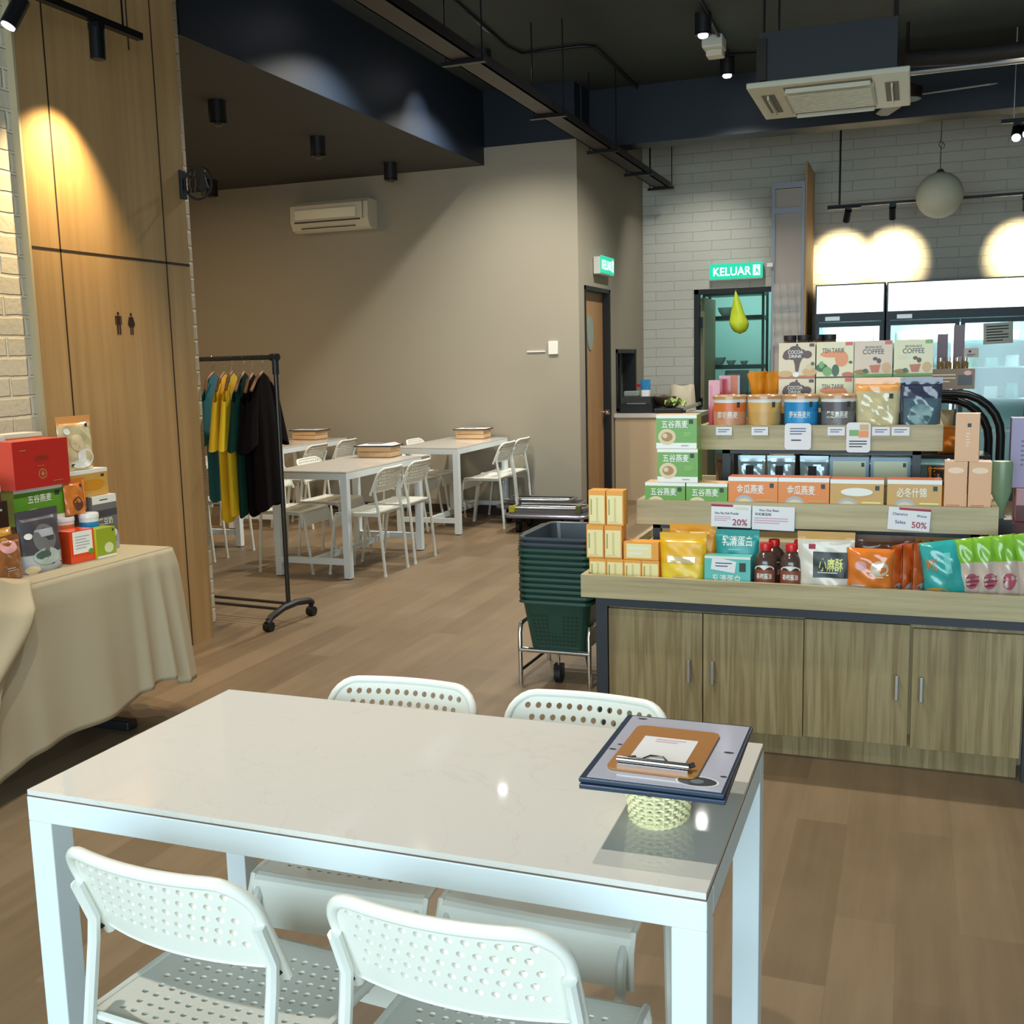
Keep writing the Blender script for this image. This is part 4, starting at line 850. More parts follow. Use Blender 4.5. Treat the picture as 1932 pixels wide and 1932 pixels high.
# ================================================================== PACKAGING BUILDERS
def box_pack(name, label, cat, loc, w, d, h, base, items, rz=0.0, group=None, top=None, side=None, parent=None, rx=0.0):
    b = MB(); b.box((-w / 2, -d / 2, 0), (w / 2, d / 2, h), base)
    if top: b.box((-w / 2 + 0.0005, -d / 2 + 0.0005, h), (w / 2 - 0.0005, d / 2 - 0.0005, h + 0.0006), top)
    if side:
        b.box((-w / 2 - 0.0004, -d / 2, 0), (-w / 2, d / 2, h), side)
    b.decal(lambda u, v: ((u - .5) * w, -d / 2, v * h), w, h, items)
    o = b.build(name, loc=loc, rz=R(rz), rx=rx)
    if label: tag(o, label, cat, group)
    return o
def pouch(name, label, cat, loc, w, d, h, base, items, rz=0.0, group=None, mf=None, pillow=False, rx=0.0, wr=0.004, back=None, taper=0.08):
    b = MB(); b.flat = False; k = random.random() * 6
    def th(u, v):
        v = min(1.0, max(0.0, v)); s = max(0.0, 1 - abs(2 * u - 1) ** 3.2) ** 0.5
        if pillow: t = (4 * v * (1 - v)) ** 0.45
        else: t = (1 - v) ** 0.55 * min(1, 0.82 + v * 3)
        if not pillow and v > .86: t = 0.02
        return d / 2 * s * t + 0.0012 + wr * s * (0 if v > .9 and not pillow else 1) * math.sin(u * 11 + k + 5 * v) * math.sin(v * 13 + k * 2) * (0.3 + t)
    def X(u, v): return (u - .5) * w * (1 - taper * (1 - v)) if not pillow else (u - .5) * w * (1 - 0.07 * math.sin(math.pi * v))
    F = lambda u, v: (X(u, v), -th(u, v), v * h - 0.006 * (1 - v) * (2 * u - 1) ** 2 * 0)
    b.grid(F, 20, 24, base, mf=mf); b.grid(lambda u, v: (X(u, v), th(u, v), v * h), 20, 24, back or base, flip=True)
    b.decal(F, w, h, items, off=0.0012)
    o = b.build(name, loc=loc, rz=R(rz), smooth=True, rx=rx)
    if label: tag(o, label, cat, group)
    return o
def tub(name, label, cat, loc, r, h, bands, items, lidm, group=None, rz=0.0):
    """round tub with printed bands and a lid of its own"""
    t = thing(name, label, cat, loc, R(rz), group)
    b = MB(); b.flat = False; prof = [(r * 0.93, 0, bands[0][1])]
    for z, m_ in bands: prof.append((r * (0.94 + 0.06 * z), z * h, m_))
    prof.append((r, h * 0.9)); b.lathe(prof, bands[0][1], seg=36)
    b.decal(lambda u, v: (r * 1.0 * math.sin((u - .5) * 2.2), -r * 1.0 * math.cos((u - .5) * 2.2), v * h * 0.9), r * 2.2, h * .9, items, off=0.001); b.build('tub_body', t, smooth=True)
    b = MB(); b.lathe([(r * 1.03, h * 0.89), (r * 1.03, h * 0.97), (r * 0.97, h), (r * 0.9, h), (r * 0.88, h * 0.985), (0.001, h * 0.985)], lidm, seg=36); b.build('lid', t, smooth=True)
    return t
PG = mat('print_green', '#5f9a2e', 0.3); PGL = mat('print_light_green', '#8fbf4a', 0.3); PO = mat('print_orange', '#df7f2a', 0.3); PA = mat('print_amber', '#c99a4c', 0.3); PW2 = mat('print_white', '#e8e8e0', 0.3)
PY = mat('print_yellow', '#e9b21f', 0.3); PYL = mat('print_pale_yellow', '#e8d98a', 0.3); PT = mat('print_teal', '#1f938f', 0.3); PTL = mat('print_light_teal', '#63bdb6', 0.3); PBR = mat('print_brown', '#59382b', 0.4)
PCR = mat('print_cream', '#e3d3b4', 0.4); PRD = mat('print_red', '#b2261f', 0.35); PRD2 = mat('print_red_side', '#d4493a', 0.35); PGD = mat('print_gold', '#c59f5e', 0.3, 0.4); PBL = mat('print_blue', '#1b86c0', 0.3); PGY = mat('print_grey', '#70706f', 0.3)
PDG = mat('print_dark_grey', '#4a484f', 0.35); PLG = mat('print_light_grey', '#a9aeb2', 0.35); PDL = mat('print_dark_leaf', '#2f5a33', 0.4); PPE = mat('print_peach', '#dba576', 0.35); PPL = mat('print_peach_light', '#efcbaa', 0.35)
FOOD = mat('print_food', '#dcc9a2', 0.5); FOODB = mat('print_food_brown', '#a98458', 0.5); PNV = mat('print_navy', '#35394f', 0.2, coat=0.6); PSLT = mat('print_slate', '#4c6471', 0.2, coat=0.6)
PKR = mat('print_kraft_orange', '#e8a45f', 0.25, coat=0.5); CLR = mat('clear_cream_film', '#cdbf93', 0.15, coat=0.8); LOG = mat('logo_dark', '#2f3a33', 0.5); BKP = mat('print_black', '#1c1f1c', 0.35); CLO = mat('print_clay', '#c46a45', 0.4); RED = mat('cap_red', '#c8191c', 0.3)
def logo(u, v, w=0.09, h=0.10): return ('r', u - w / 2, v - h / 2, u + w / 2, v + h / 2, LOG)

# ================================================================== DISPLAY COUNTER
dc = thing('display_counter', 'three tier striped wood display counter with charcoal steel frame and cupboard doors', 'display counter', (0, 0, 0))
# lower slab: lip 0.578..0.665, surface 0.63
def tier(x0, x1, y0, y1, z0, z1, zs):
    b = MB(); b.box((x0, y0, z0), (x1, y0 + 0.022, z1), ZEB_X); b.box((x0, y1 - 0.022, z0), (x1, y1, z1), ZEB_X); b.box((x0, y0 + 0.022, z0), (x0 + 0.022, y1 - 0.022, z1), ZEB_X); b.box((x1 - 0.022, y0 + 0.022, z0), (x1, y1 - 0.022, z1), ZEB_X)
    b.box((x0 + 0.022, y0 + 0.022, z0), (x1 - 0.022, y1 - 0.022, zs), ZEB_X); b.build('tier_board', dc)
SX0, SX1 = -1.16, 0.50
tier(SX0, SX1, 3.80, 5.02, 0.578, 0.665, 0.63)
tier(-0.982, 0.293, 3.97, 4.85, 0.84, 0.934, 0.872)
tier(-0.778, 0.112, 4.17, 4.65, 1.112, 1.207, 1.178)
for x0, x1, y0, y1, z0, z1 in ((-0.93, 0.24, 4.02, 4.80, 0.632, 0.84), (-0.70, 0.04, 4.25, 4.57, 0.874, 1.112)):
    for x in (x0, x1 - 0.03):
        for y in (y0, y1 - 0.03):
            b = MB(); b.box((x, y, z0), (x + 0.03, y + 0.03, z1), CHAR); b.build('post', dc)
    b = MB(); b.box((x0, y0, z1 - 0.022), (x1, y0 + 0.03, z1), CHAR); b.box((x0, y1 - 0.03, z1 - 0.022), (x1, y1, z1), CHAR); b.box((x0, y0 + 0.03, z1 - 0.022), (x0 + 0.03, y1 - 0.03, z1), CHAR); b.box((x1 - 0.03, y0 + 0.03, z1 - 0.022), (x1, y1 - 0.03, z1), CHAR); b.build('frame_rail', dc)
b = MB()
for y in (3.855, 4.935): b.box((-1.118, y, 0.535), (0.46, y + 0.03, 0.578), CHAR)
for x in (-1.118, 0.42): b.box((x, 3.885, 0.535), (x + 0.04, 4.935, 0.578), CHAR)
b.build('frame_rail', dc)
for x in (-1.118, 0.388):
    for y in (3.855, 4.935):
        b = MB(); b.box((x, y, 0), (x + 0.046, y + 0.03, 0.535), CHAR); b.build('post', dc)
b = MB(); b.box((-1.07, 3.875, 0.13), (0.386, 4.94, 0.533), ZEB_Z); b.box((-1.05, 3.90, 0.0), (0.375, 4.92, 0.13), ZEB_Z); b.build('cabinet_body', dc)
for i, (x0, x1, z0, z1, hx) in enumerate(((-1.068, -0.707, 0.085, 0.527, -0.755), (-0.703, -0.341, 0.085, 0.527, -0.666), (-0.338, 0.018, 0.09, 0.53, -0.021), (0.029, 0.380, 0.085, 0.520, 0.060))):
    b = MB(); b.box((x0, 3.857, z0), (x1, 3.874, z1), ZEB_Z); d_ = b.build('cupboard_door', dc, bevel=0.0012)
    b = MB(); b.box((hx - 0.006, 3.832, 0.262), (hx + 0.006, 3.838, 0.352), STEEL); b.box((hx - 0.005, 3.838, 0.266), (hx + 0.005, 3.857, 0.276), STEEL); b.box((hx - 0.005, 3.838, 0.338), (hx + 0.005, 3.857, 0.348), STEEL); b.build('handle', d_, bevel=0.002)

# shelf cards and tickets
def card(name, label, x, y, z, w, h, items, base=PAPER, ry=0.0, rounded=False):
    b = MB()
    if rounded: b.add([(px - w / 2, y2, pz - h / 2) for y2 in (0, 0.002) for px, pz in rrect(w, h, 0.012, 3)], [tuple(range(16)), tuple(range(31, 15, -1))] + [(i, 16 + i, 16 + (i + 1) % 16, (i + 1) % 16) for i in range(16)], base)
    else: b.box((-w / 2, 0, -h / 2), (w / 2, 0.002, h / 2), base)
    b.decal(lambda u, v: ((u - .5) * w, 0, (v - .5) * h), w, h, items, off=0.0004)
    return tag(b.build(name, loc=(x, y, z), ry=ry), label, 'price card', 'price cards on the display counter')
card('price_card', 'white sale card with red top strip reading 20% on the middle tier', -0.62, 3.962, 0.882, 0.147, 0.085, [('r', 0.0, 0.9, 0.55, 1.0, INKR), ('r', 0.6, 0.8, 0.93, 0.9, mat('tape_cream', '#d8d2bc', 0.5)), ('t', 0.40, 0.62, 0.009, 'Nuo Pao Kah Powder', 0.09, INK), ('l', 0.08, 0.25, 0.5, 0.5, 3, PINKL), ('t', 0.73, 0.24, 0.024, '20%', INKR)], ry=R(1))
card('price_card', 'pale plain card beside the 20% card on the middle tier', -0.465, 3.962, 0.877, 0.153, 0.088, [('t', 0.40, 0.84, 0.009, 'Nuo Guu Bean', 0.07, INK), ('t', 0.26, 0.66, 0.008, '有机黄豆粉', 0.06, INK), ('l', 0.05, 0.25, 0.85, 0.55, 3, PINKL)], ry=R(1))
card('price_card', 'white clearance card reading 50% at the right of the middle tier', 0.004, 3.962, 0.888, 0.140, 0.080, [('r', 0.25, 0.9, 1.0, 1.0, INKR), ('t', 0.28, 0.72, 0.010, 'Clearance', 0.05, INKB), ('t', 0.8, 0.68, 0.008, 'Price', 0.03, INK), ('t', 0.30, 0.36, 0.012, 'Sales', 0.035, INKB), ('t', 0.75, 0.28, 0.022, '50%', INKR)], ry=R(3))
for i, x in enumerate((-0.680, -0.543, -0.261, -0.102, -0.034)):
    card('shelf_ticket', 'small white shelf ticket on the upper tier, ' + ['under the orange tub', 'under the tan tub', 'under the grey tub', 'under the cream pouch', 'under the navy pouch'][i], x, 4.162, 1.185, 0.062, 0.032, [('l', 0.15, 0.3, 0.85, 0.8, 2, INKB)])
card('info_card', 'large white rounded card hanging under the blue tub', -0.400, 4.158, 1.165, 0.098, 0.100, [('l', 0.2, 0.55, 0.8, 0.85, 3, INKB), ('l', 0.25, 0.3, 0.75, 0.42, 1, INK)], rounded=True)
card('info_card', 'white rounded card with green and orange blocks on the upper tier', -0.181, 4.158, 1.162, 0.086, 0.112, [('r', 0.12, 0.55, 0.5, 0.75, PG), ('r', 0.5, 0.5, 0.92, 0.72, PO), ('r', 0.55, 0.74, 0.92, 0.93, PA), ('l', 0.12, 0.15, 0.85, 0.42, 3, INK)], rounded=True)

# ---- lower tier goods (surface 0.63)
SY = 3.885; S0 = 0.63
GBX = 'small orange and cream cartons stacked at the left corner'; OC = mat('carton_orange', '#e8a040', 0.4); CC = mat('carton_cream', '#ece0a6', 0.4); CC2 = mat('carton_cream_line', '#d8c888', 0.4)
fr = [('r', 0.06, 0.05, 0.94, 0.86, CC), ('r', 0.45, 0.10, 0.58, 0.80, CC2), ('r', 0.12, 0.3, 0.2, 0.75, mat('olive_print', '#a8a25c', 0.5)), ('l', 0.12, 0.06, 0.9, 0.14, 1, CC2)]
for i, x in enumerate((-1.110, -1.0415, -0.973, -0.9045)):
    box_pack('small_carton', 'orange and cream carton in the bottom row of the corner stack, %s' % ['far left', 'second from left', 'third from left', 'fourth from left'][i], 'carton', (x, SY + 0.01, S0), 0.067, 0.067, 0.088, OC, fr, group=GBX)
for i, x in enumerate((-1.119, -1.048)):
    box_pack('small_carton', 'upright carton in the second row of the corner stack, %s' % ['left one', 'right one'][i], 'carton', (x, SY + 0.01, S0 + 0.0895), 0.068, 0.068, 0.127, OC, fr, group=GBX)
for i, x in enumerate((-1.110, -1.040)):
    box_pack('small_carton', 'topmost upright carton of the corner stack, %s' % ['left one', 'right one'][i], 'carton', (x, SY + 0.01, S0 + 0.2175), 0.066, 0.068, 0.133, OC, fr, group=GBX)
box_pack('small_carton', 'carton lying on its side at the right of the corner stack', 'carton', (-0.940, SY + 0.01, S0 + 0.0895), 0.134, 0.067, 0.068, OC, [('r', 0.08, 0.1, 0.8, 0.9, CC), ('l', 0.15, 0.2, 0.7, 0.8, 2, PW2)], group=GBX)
def ymf(u, v): return PY if v > .42 else PYL if v < .12 else mat('print_mid_yellow', '#e6c63a', 0.3)
pouch('snack_pouch', 'front yellow pouch with a silver window strip on the lower tier', 'pouch', (-0.782, SY - 0.01, S0), 0.176, 0.07, 0.197, PY, [('r', 0.18, 0.44, 0.78, 0.56, mat('silver_strip', '#d9c7a0', 0.15, 0.3)), ('l', 0.3, 0.15, 0.9, 0.22, 1, PA)], mf=ymf)
pouch('snack_pouch', 'rear yellow orange pouch behind the front yellow one', 'pouch', (-0.762, SY + 0.085, S0), 0.182, 0.06, 0.216, mat('print_deep_yellow', '#dd9a1a', 0.3), [])
box_pack('teal_drink_carton', 'open teal display tray with a handwritten slip, protein sachets', 'display tray', (-0.612, SY - 0.02, S0), 0.166, 0.06, 0.121, PTL, [('r', 0.0, 0.93, 1, 1.0, PW2), ('r', 0.76, 0.55, 0.9, 0.82, LOG), ('t', 0.48, 0.30, 0.026, '乳清蛋白', 0.10, PW2), ('p', [(0.14, 0.60), (0.66, 0.50), (0.70, 0.85), (0.17, 0.99)], PAPER), ('l', 0.24, 0.66, 0.6, 0.84, 2, INKB)], side=PT)
pouch('teal_pouch', 'teal protein pouch standing behind the teal tray', 'pouch', (-0.590, SY + 0.045, S0), 0.160, 0.05, 0.206, PT, [('t', 0.5, 0.80, 0.028, '乳清蛋白', 0.11, PW2), ('l', 0.3, 0.62, 0.7, 0.68, 1, PTL)], wr=0.002)
SAU = mat('sauce_brown', '#4b3830', 0.2, coat=0.6); SLB = mat('sauce_label', '#8a4a38', 0.4)
def sauce(label, x, y=SY, rx=0):
    t = thing('sauce_bottle', label, 'sauce bottle', (x, y, S0), 0, 'sauce bottles with red caps')
    b = MB(); b.flat = False; b.lathe([(0.036, 0), (0.041, 0.008), (0.041, 0.095), (0.038, 0.115), (0.026, 0.132), (0.017, 0.14), (0.016, 0.145)], SAU, seg=28)
    Pf = lambda u, v: (0.0415 * math.sin((u - .5) * 2.6), -0.0415 * math.cos((u - .5) * 2.6), 0.01 + v * .085)
    b.decal(Pf, 0.108, 0.085, [('r', 0.1, 0.02, 0.9, 0.78, SLB), ('e', 0.5, 0.78, 0.36, 0.20, PW2), ('r', 0.12, 0.60, 0.88, 0.78, SLB), ('t', 0.5, 0.50, 0.016, '香椒酱油', 0.055, PW2), ('l', 0.3, 0.1, 0.7, 0.22, 1, PW2)], off=0.0008); b.build('bottle_body', t, smooth=True)
    b = MB(); b.lathe([(0.020, 0.142), (0.021, 0.16), (0.019, 0.167), (0.001, 0.167)], RED, seg=24); b.build('cap', t, smooth=True)
sauce('left brown sauce bottle with red cap in the front row', -0.482); sauce('right brown sauce bottle with red cap in the front row', -0.390)
sauce('sauce bottle with red cap behind the left front bottle', -0.462, SY + 0.09); sauce('sauce bottle with red cap behind the right front bottle', -0.370, SY + 0.09)
CRM = mat('print_offwhite', '#d3cdbf', 0.25, coat=0.4)
pouch('sesame_pouch', 'cream snack pouch with black name patch and orange header', 'pouch', (-0.270, SY - 0.01, S0), 0.198, 0.06, 0.218, CRM, [('r', 0.20, 0.72, 0.32, 0.80, INKR), ('r', 0.28, 0.26, 0.96, 0.68, BKP), ('t', 0.60, 0.47, 0.036, '小麻酥', 0.085, mat('print_lime_yellow', '#dbe07c', 0.4)), ('l', 0.36, 0.32, 0.85, 0.37, 1, PLG)], mf=lambda u, v: PA if v > .86 else CRM)
pouch('orange_snack_pouch', 'orange biscuit bag with white script facing forward on the lower tier', 'pouch', (-0.118, SY - 0.03, S0), 0.160, 0.06, 0.168, mat('bag_orange', '#d9772a', 0.2, coat=0.7), [('e', 0.70, 0.60, 0.2, 0.16, mat('silver_print', '#d8cbb4', 0.2, 0.3)), ('e', 0.30, 0.66, 0.13, 0.10, mat('pink_print', '#dba0a0', 0.3)), ('l', 0.48, 0.4, 0.9, 0.5, 2, PW2), ('e', 0.3, 0.1, 0.3, 0.12, FOODB)], pillow=True, mf=lambda u, v: PLG if v < .2 + .05 * math.sin(u * 6) else mat('bag_orange', '#d9772a'))
pouch('dark_snack_pouch', 'dark brown bag lying behind the orange biscuit bag', 'pouch', (-0.075, SY + 0.07, S0), 0.205, 0.05, 0.200, mat('bag_brown', '#4a3220', 0.25, coat=0.5), [])
BO2 = mat('bag_deep_orange', '#b9541c', 0.25, coat=0.6)
for i, (x, rz_) in enumerate(((-0.018, 58), (0.016, 62), (0.052, 60))):
    pouch('orange_snack_pouch', ['first of the orange bags turned edge-on, next to the orange biscuit bag', 'middle orange bag turned edge-on beside the teal bag', 'last orange bag turned edge-on, touching the teal bag'][i], 'pouch', (x, SY + 0.02, S0), 0.13, 0.035, 0.180 + 0.004 * i, BO2, [('e', 0.25, 0.15, 0.2, 0.12, PLG)], rz=rz_, pillow=True, group='orange snack bags turned edge-on', mf=lambda u, v: PLG if v < .18 and u < .6 else BO2)
BT = mat('bag_teal', '#2fa09b', 0.2, coat=0.7)
pouch('teal_snack_bag', 'tilted teal chip bag with a yellow corner on the lower tier', 'bag', (0.135, SY - 0.02, S0 + 0.002), 0.145, 0.07, 0.200, BT, [('t', 0.25, 0.62, 0.03, '米饼', 0.04, PO), ('e', 0.25, 0.08, 0.35, 0.15, PA), ('r', 0.55, 0.45, 0.7, 0.8, PTL)], rz=0, pillow=True, rx=R(-3)).rotation_euler[1] = R(-9)
GB = mat('bag_lime', '#7fb632', 0.25, coat=0.6); GP = mat('bag_clear_pink', '#c9b6a8', 0.2, coat=0.6)
for i, x in enumerate((0.212, 0.268, 0.328, 0.395)):
    o = pouch('green_top_snack_bag', 'clear snack bag with lime green top, %s of the four at the right end' % ['first', 'second', 'third', 'last'][i], 'bag', (x, SY - 0.01 + 0.0 * i, S0 + 0.002), 0.078, 0.06, 0.212 + 0.008 * i, GP, [('e', 0.5, 0.32, 0.28, 0.13, mat('print_rose', '#b5596a', 0.3)), ('l', 0.25, 0.22, 0.8, 0.42, 3, mat('print_maroon', '#7c2f3a', 0.4)), ('r', 0.35, 0.03, 0.75, 0.10, PBL)], rz=12, pillow=True, group='clear snack bags with lime green tops', mf=lambda u, v: GB if v > .62 else GP)
    o.rotation_euler[1] = R(-7)

# ---- middle tier goods (surface 0.872)
MY = 4.03; M0 = 0.873
def green_items(s=1.0): return [('r', 0, 0.90, 1, 1, PW2), ('r', 0, 0, 1, 0.17, PW2), logo(0.86, 0.80, 0.10, 0.13), ('t', 0.46, 0.72, 0.022, '五谷燕麦', 0.10, PW2), ('e', 0.27, 0.35, 0.22, 0.24, FOOD), ('e', 0.27, 0.35, 0.14, 0.14, FOODB), ('e', 0.22, 0.38, 0.06, 0.07, FOOD), ('l', 0.68, 0.36, 0.88, 0.5, 3, PGL), ('l', 0.62, 0.07, 0.86, 0.11, 1, INK)]
GG = 'green and white cereal boxes'
for x, z, lb in ((-0.874, M0, 'green cereal box on the middle tier, bottom left under the stack'), (-0.7145, M0, 'green cereal box on the middle tier, beside the orange boxes'), (-0.826, M0 + 0.129, 'green cereal box in the middle of the left stack'), (-0.830, M0 + 0.258, 'green cereal box on top of the left stack')):
    box_pack('cereal_box', lb, 'box', (x, MY, z), 0.155, 0.09, 0.1275, PG, green_items(), group=GG, side=PGL, top=CRATEW)
def or_items(tx, c2): return [('r', 0, 0.90, 1, 1, PW2), logo(0.88, 0.80, 0.08, 0.11), ('t', 0.45, 0.70, 0.026, tx, 0.10, PW2), ('e', 0.33, 0.34, 0.2, 0.22, PLG), ('e', 0.33, 0.32, 0.16, 0.16, FOOD), ('l', 0.6, 0.2, 0.95, 0.5, 3, c2)]
box_pack('cereal_box', 'left orange cereal box with white top edge on the middle tier', 'box', (-0.544, MY, M0), 0.181, 0.08, 0.153, PO, or_items('金瓜燕麦', PA), top=CLO, side=CLO, group='orange cereal boxes')
box_pack('cereal_box', 'right orange cereal box with white top edge on the middle tier', 'box', (-0.361, MY, M0), 0.181, 0.08, 0.153, PO, or_items('金瓜燕麦', PA), top=CLO, side=CLO, group='orange cereal boxes')
box_pack('cereal_box', 'amber cereal box left of the gap on the middle tier', 'box', (-0.175, MY, M0), 0.184, 0.08, 0.150, PA, or_items('', PYL) + [('e', 0.5, 0.7, 0.3, 0.10, PW2)], top=CLO, side=CLO, group='amber cereal boxes')
box_pack('cereal_box', 'amber cereal box right of the gap, next to the peach cartons', 'box', (0.019, MY, M0), 0.181, 0.08, 0.152, PA, or_items('必冬什锦', PYL), top=CLO, side=CLO, group='amber cereal boxes')
def pe(k): return [('r', 0.06, 0.0, 0.94, 0.94, PPE), ('e', 0.5, 0.86, 0.36, 0.05, PPL), ('l', 0.12, 0.10, 0.7, 0.32, 5, CLO)] if k else [('r', 0.5, 0.72, 0.66, 0.80, LOG), ('l', 0.45, 0.3, 0.62, 0.62, 5, PPL)]
box_pack('peach_carton', 'tall peach carton standing at the right end of the middle tier, left one', 'carton', (0.153, MY, M0), 0.073, 0.07, 0.218, PPE, pe(1), top=PPL, group='tall peach cartons')
box_pack('peach_carton', 'tall peach carton standing at the right end of the middle tier, right one', 'carton', (0.231, MY, M0), 0.073, 0.07, 0.218, PPE, pe(1), top=PPL, group='tall peach cartons')
box_pack('peach_carton', 'peach carton balanced on top of the two others', 'carton', (0.188, MY, M0 + 0.2195), 0.077, 0.07, 0.165, PPE, pe(0), top=PPL, rz=-5, group='tall peach cartons')
# goods behind, on the middle tier
SIL = mat('silver_pack', '#9fb4bb', 0.2, 0.3, coat=0.5); TEA = mat('pale_tub', '#c6cfae', 0.3)
for i, x in enumerate((-0.60, -0.483, -0.355)):
    pouch('silver_pouch', 'clear silvery pouch inside the middle tier, %s' % ['left', 'centre', 'right'][i], 'pouch', (x, 4.36, M0), 0.11, 0.06, 0.20, SIL, [('r', 0.3, 0.5, 0.6, 0.8, INK), ('l', 0.2, 0.25, 0.8, 0.4, 2, PW2)], group='silvery pouches inside the middle tier')
for i, x in enumerate((-0.220, -0.068)):
    box_pack('noodle_pack', 'pale green noodle pack inside the middle tier, %s' % ['left', 'right'][i], 'pack', (x, 4.36, M0), 0.145, 0.07, 0.20, mat('noodle_frame', '#7fa0b4', 0.3), [('r', 0.08, 0.1, 0.92, 0.92, TEA), ('l', 0.08, 0.4, 0.92, 0.48, 1, mat('noodle_line', '#8d9c84', 0.4)), logo(0.85, 0.85, 0.08, 0.08)], group='noodle packs inside the middle tier')
pouch('brown_snack_pouch', 'brown paper pouch in the left gap of the middle tier', 'pouch', (-0.72, 4.42, M0), 0.07, 0.06, 0.20, mat('kraft_brown', '#6f5138', 0.5), [])
pouch('orange_snack_bag', 'orange and black bag in the right gap of the middle tier', 'bag', (0.125, 4.30, M0), 0.12, 0.07, 0.17, PO, [('r', 0, 0.6, 1, 1, BKP)], pillow=True)

# ---- upper tier goods (surface 1.178)
UY = 4.245; U0 = 1.179
LID = mat('lid_amber', '#b98f62', 0.25, coat=0.3); LIDW = mat('lid_white', '#dfe0dd', 0.3)
def can_(label, x, c1, c2, c3, tx):
    tub('food_tub', label, 'tub', (x, UY, U0), 0.0655, 0.143, [(0.0, c3), (0.12, c2), (0.55, c1), (0.80, LIDW)], [logo(0.80, 0.82, 0.09, 0.16), ('t', 0.5, 0.52, 0.020, tx, 0.08, PW2), ('e', 0.55, 0.18, 0.2, 0.10, PW2), ('e', 0.55, 0.20, 0.18, 0.09, c2)], LID, 'round food tubs on the upper tier')
can_('orange and salmon food tub at the left of the upper tier', -0.670, mat('tub_orange', '#d8713a', 0.3), mat('tub_salmon', '#cf9471', 0.3), mat('tub_salmon2', '#d8a68a', 0.3), '即食燕麦')
can_('tan yellow food tub second from the left', -0.536, mat('tub_tan', '#d5a95e', 0.3), mat('tub_tan2', '#c99f5c', 0.3), mat('tub_tan3', '#d9b26b', 0.3), '')
can_('blue food tub third from the left', -0.397, PBL, mat('tub_blue2', '#2b93cc', 0.3), mat('tub_blue3', '#3f9fd0', 0.3), '野米燕麦片')
can_('grey food tub fourth from the left', -0.260, mat('tub_grey', '#5d5a5e', 0.3), PGY, mat('tub_grey3', '#85837f', 0.3), '黑芝麻燕麦')
pouch('cream_pouch', 'large cream pouch with orange header on the upper tier', 'pouch', (-0.118, UY - 0.01, U0), 0.162, 0.075, 0.202, CLR, [logo(0.80, 0.66, 0.09, 0.09), ('p', [(0.35, 0.42), (0.75, 0.50), (0.78, 0.25), (0.72, 0.46), (0.40, 0.36)], PW2)], mf=lambda u, v: PKR if v > .76 else CLR, wr=0.006)
pouch('navy_pouch', 'large navy blue pouch at the right end of the upper tier', 'pouch', (0.032, UY - 0.01, U0), 0.150, 0.07, 0.200, PNV, [('e', 0.5, 0.32, 0.28, 0.2, mat('mint_blob', '#5f8483', 0.3))], mf=lambda u, v: PNV if v > .62 or u < .1 else PSLT, wr=0.006)
BY = 4.435
cocoa = lambda: [('e', 0.45, 0.68, 0.33, 0.17, PBR), ('e', 0.22, 0.62, 0.12, 0.10, PBR), ('e', 0.78, 0.66, 0.13, 0.11, PBR), ('e', 0.45, 0.84, 0.15, 0.07, PBR), ('p', [(0.38, 0.60), (0.66, 0.60), (0.58, 0.40), (0.54, 0.18), (0.46, 0.18), (0.44, 0.38)], PBR), ('e', 0.50, 0.93, 0.03, 0.04, BKP), ('t', 0.46, 0.74, 0.0145, 'COCOA', 0.058, PW2), ('t', 0.46, 0.62, 0.0125, 'DRINK', 0.05, PW2), ('r', 0.84, 0.88, 0.97, 0.97, PBR),
    ('r', 0, 0, 1, 0.07, CLO), ('e', 0.18, 0.12, 0.2, 0.09, PA), ('e', 0.85, 0.17, 0.2, 0.12, PA), ('e', 0.48, 0.10, 0.09, 0.07, PW2), ('e', 0.85, 0.30, 0.10, 0.08, FOOD), ('e', 0.93, 0.40, 0.05, 0.05, PDL)]
tehd = lambda: [('e', 0.40, 0.65, 0.30, 0.09, PO), ('e', 0.68, 0.52, 0.18, 0.22, PO), ('t', 0.46, 0.76, 0.018, 'TEH TARIK', 0.085, PBR), ('e', 0.15, 0.28, 0.16, 0.12, PDL), ('e', 0.30, 0.17, 0.13, 0.13, PG), ('e', 0.52, 0.20, 0.10, 0.17, PDL), ('e', 0.14, 0.36, 0.07, 0.1, PG), ('r', 0.78, 0.89, 0.97, 0.99, PRD2), ('e', 0.85, 0.08, 0.16, 0.07, CLO), ('e', 0.92, 0.42, 0.05, 0.04, PBR), ('r', 0, 0, 1, 0.03, PBR)]
cofd = lambda red: [('t', 0.50, 0.70, 0.019, 'COFFEE', 0.078, BKP), ('t', 0.50, 0.82, 0.0095, 'BROWN RICE', 0.06, PBR), ('r', 0.80, 0.89, 0.98, 0.99, PRD2 if red else PG), ('e', 0.55, 0.50, 0.06, 0.05, PBR), ('e', 0.65, 0.44, 0.06, 0.07, PBR), ('p', [(0.40, 0.32), (0.70, 0.34), (0.64, 0.12), (0.46, 0.12)], CLO), ('r', 0, 0, 1, 0.08, PG), ('e', 0.85, 0.25, 0.12, 0.14, PA), ('e', 0.2, 0.14, 0.2, 0.07, FOODB), ('e', 0.30, 0.17, 0.07, 0.06, PDL), ('l', 0.08, 0.46, 0.36, 0.6, 3, PCR)]
DR = 'instant drink boxes'; w1 = 0.1405
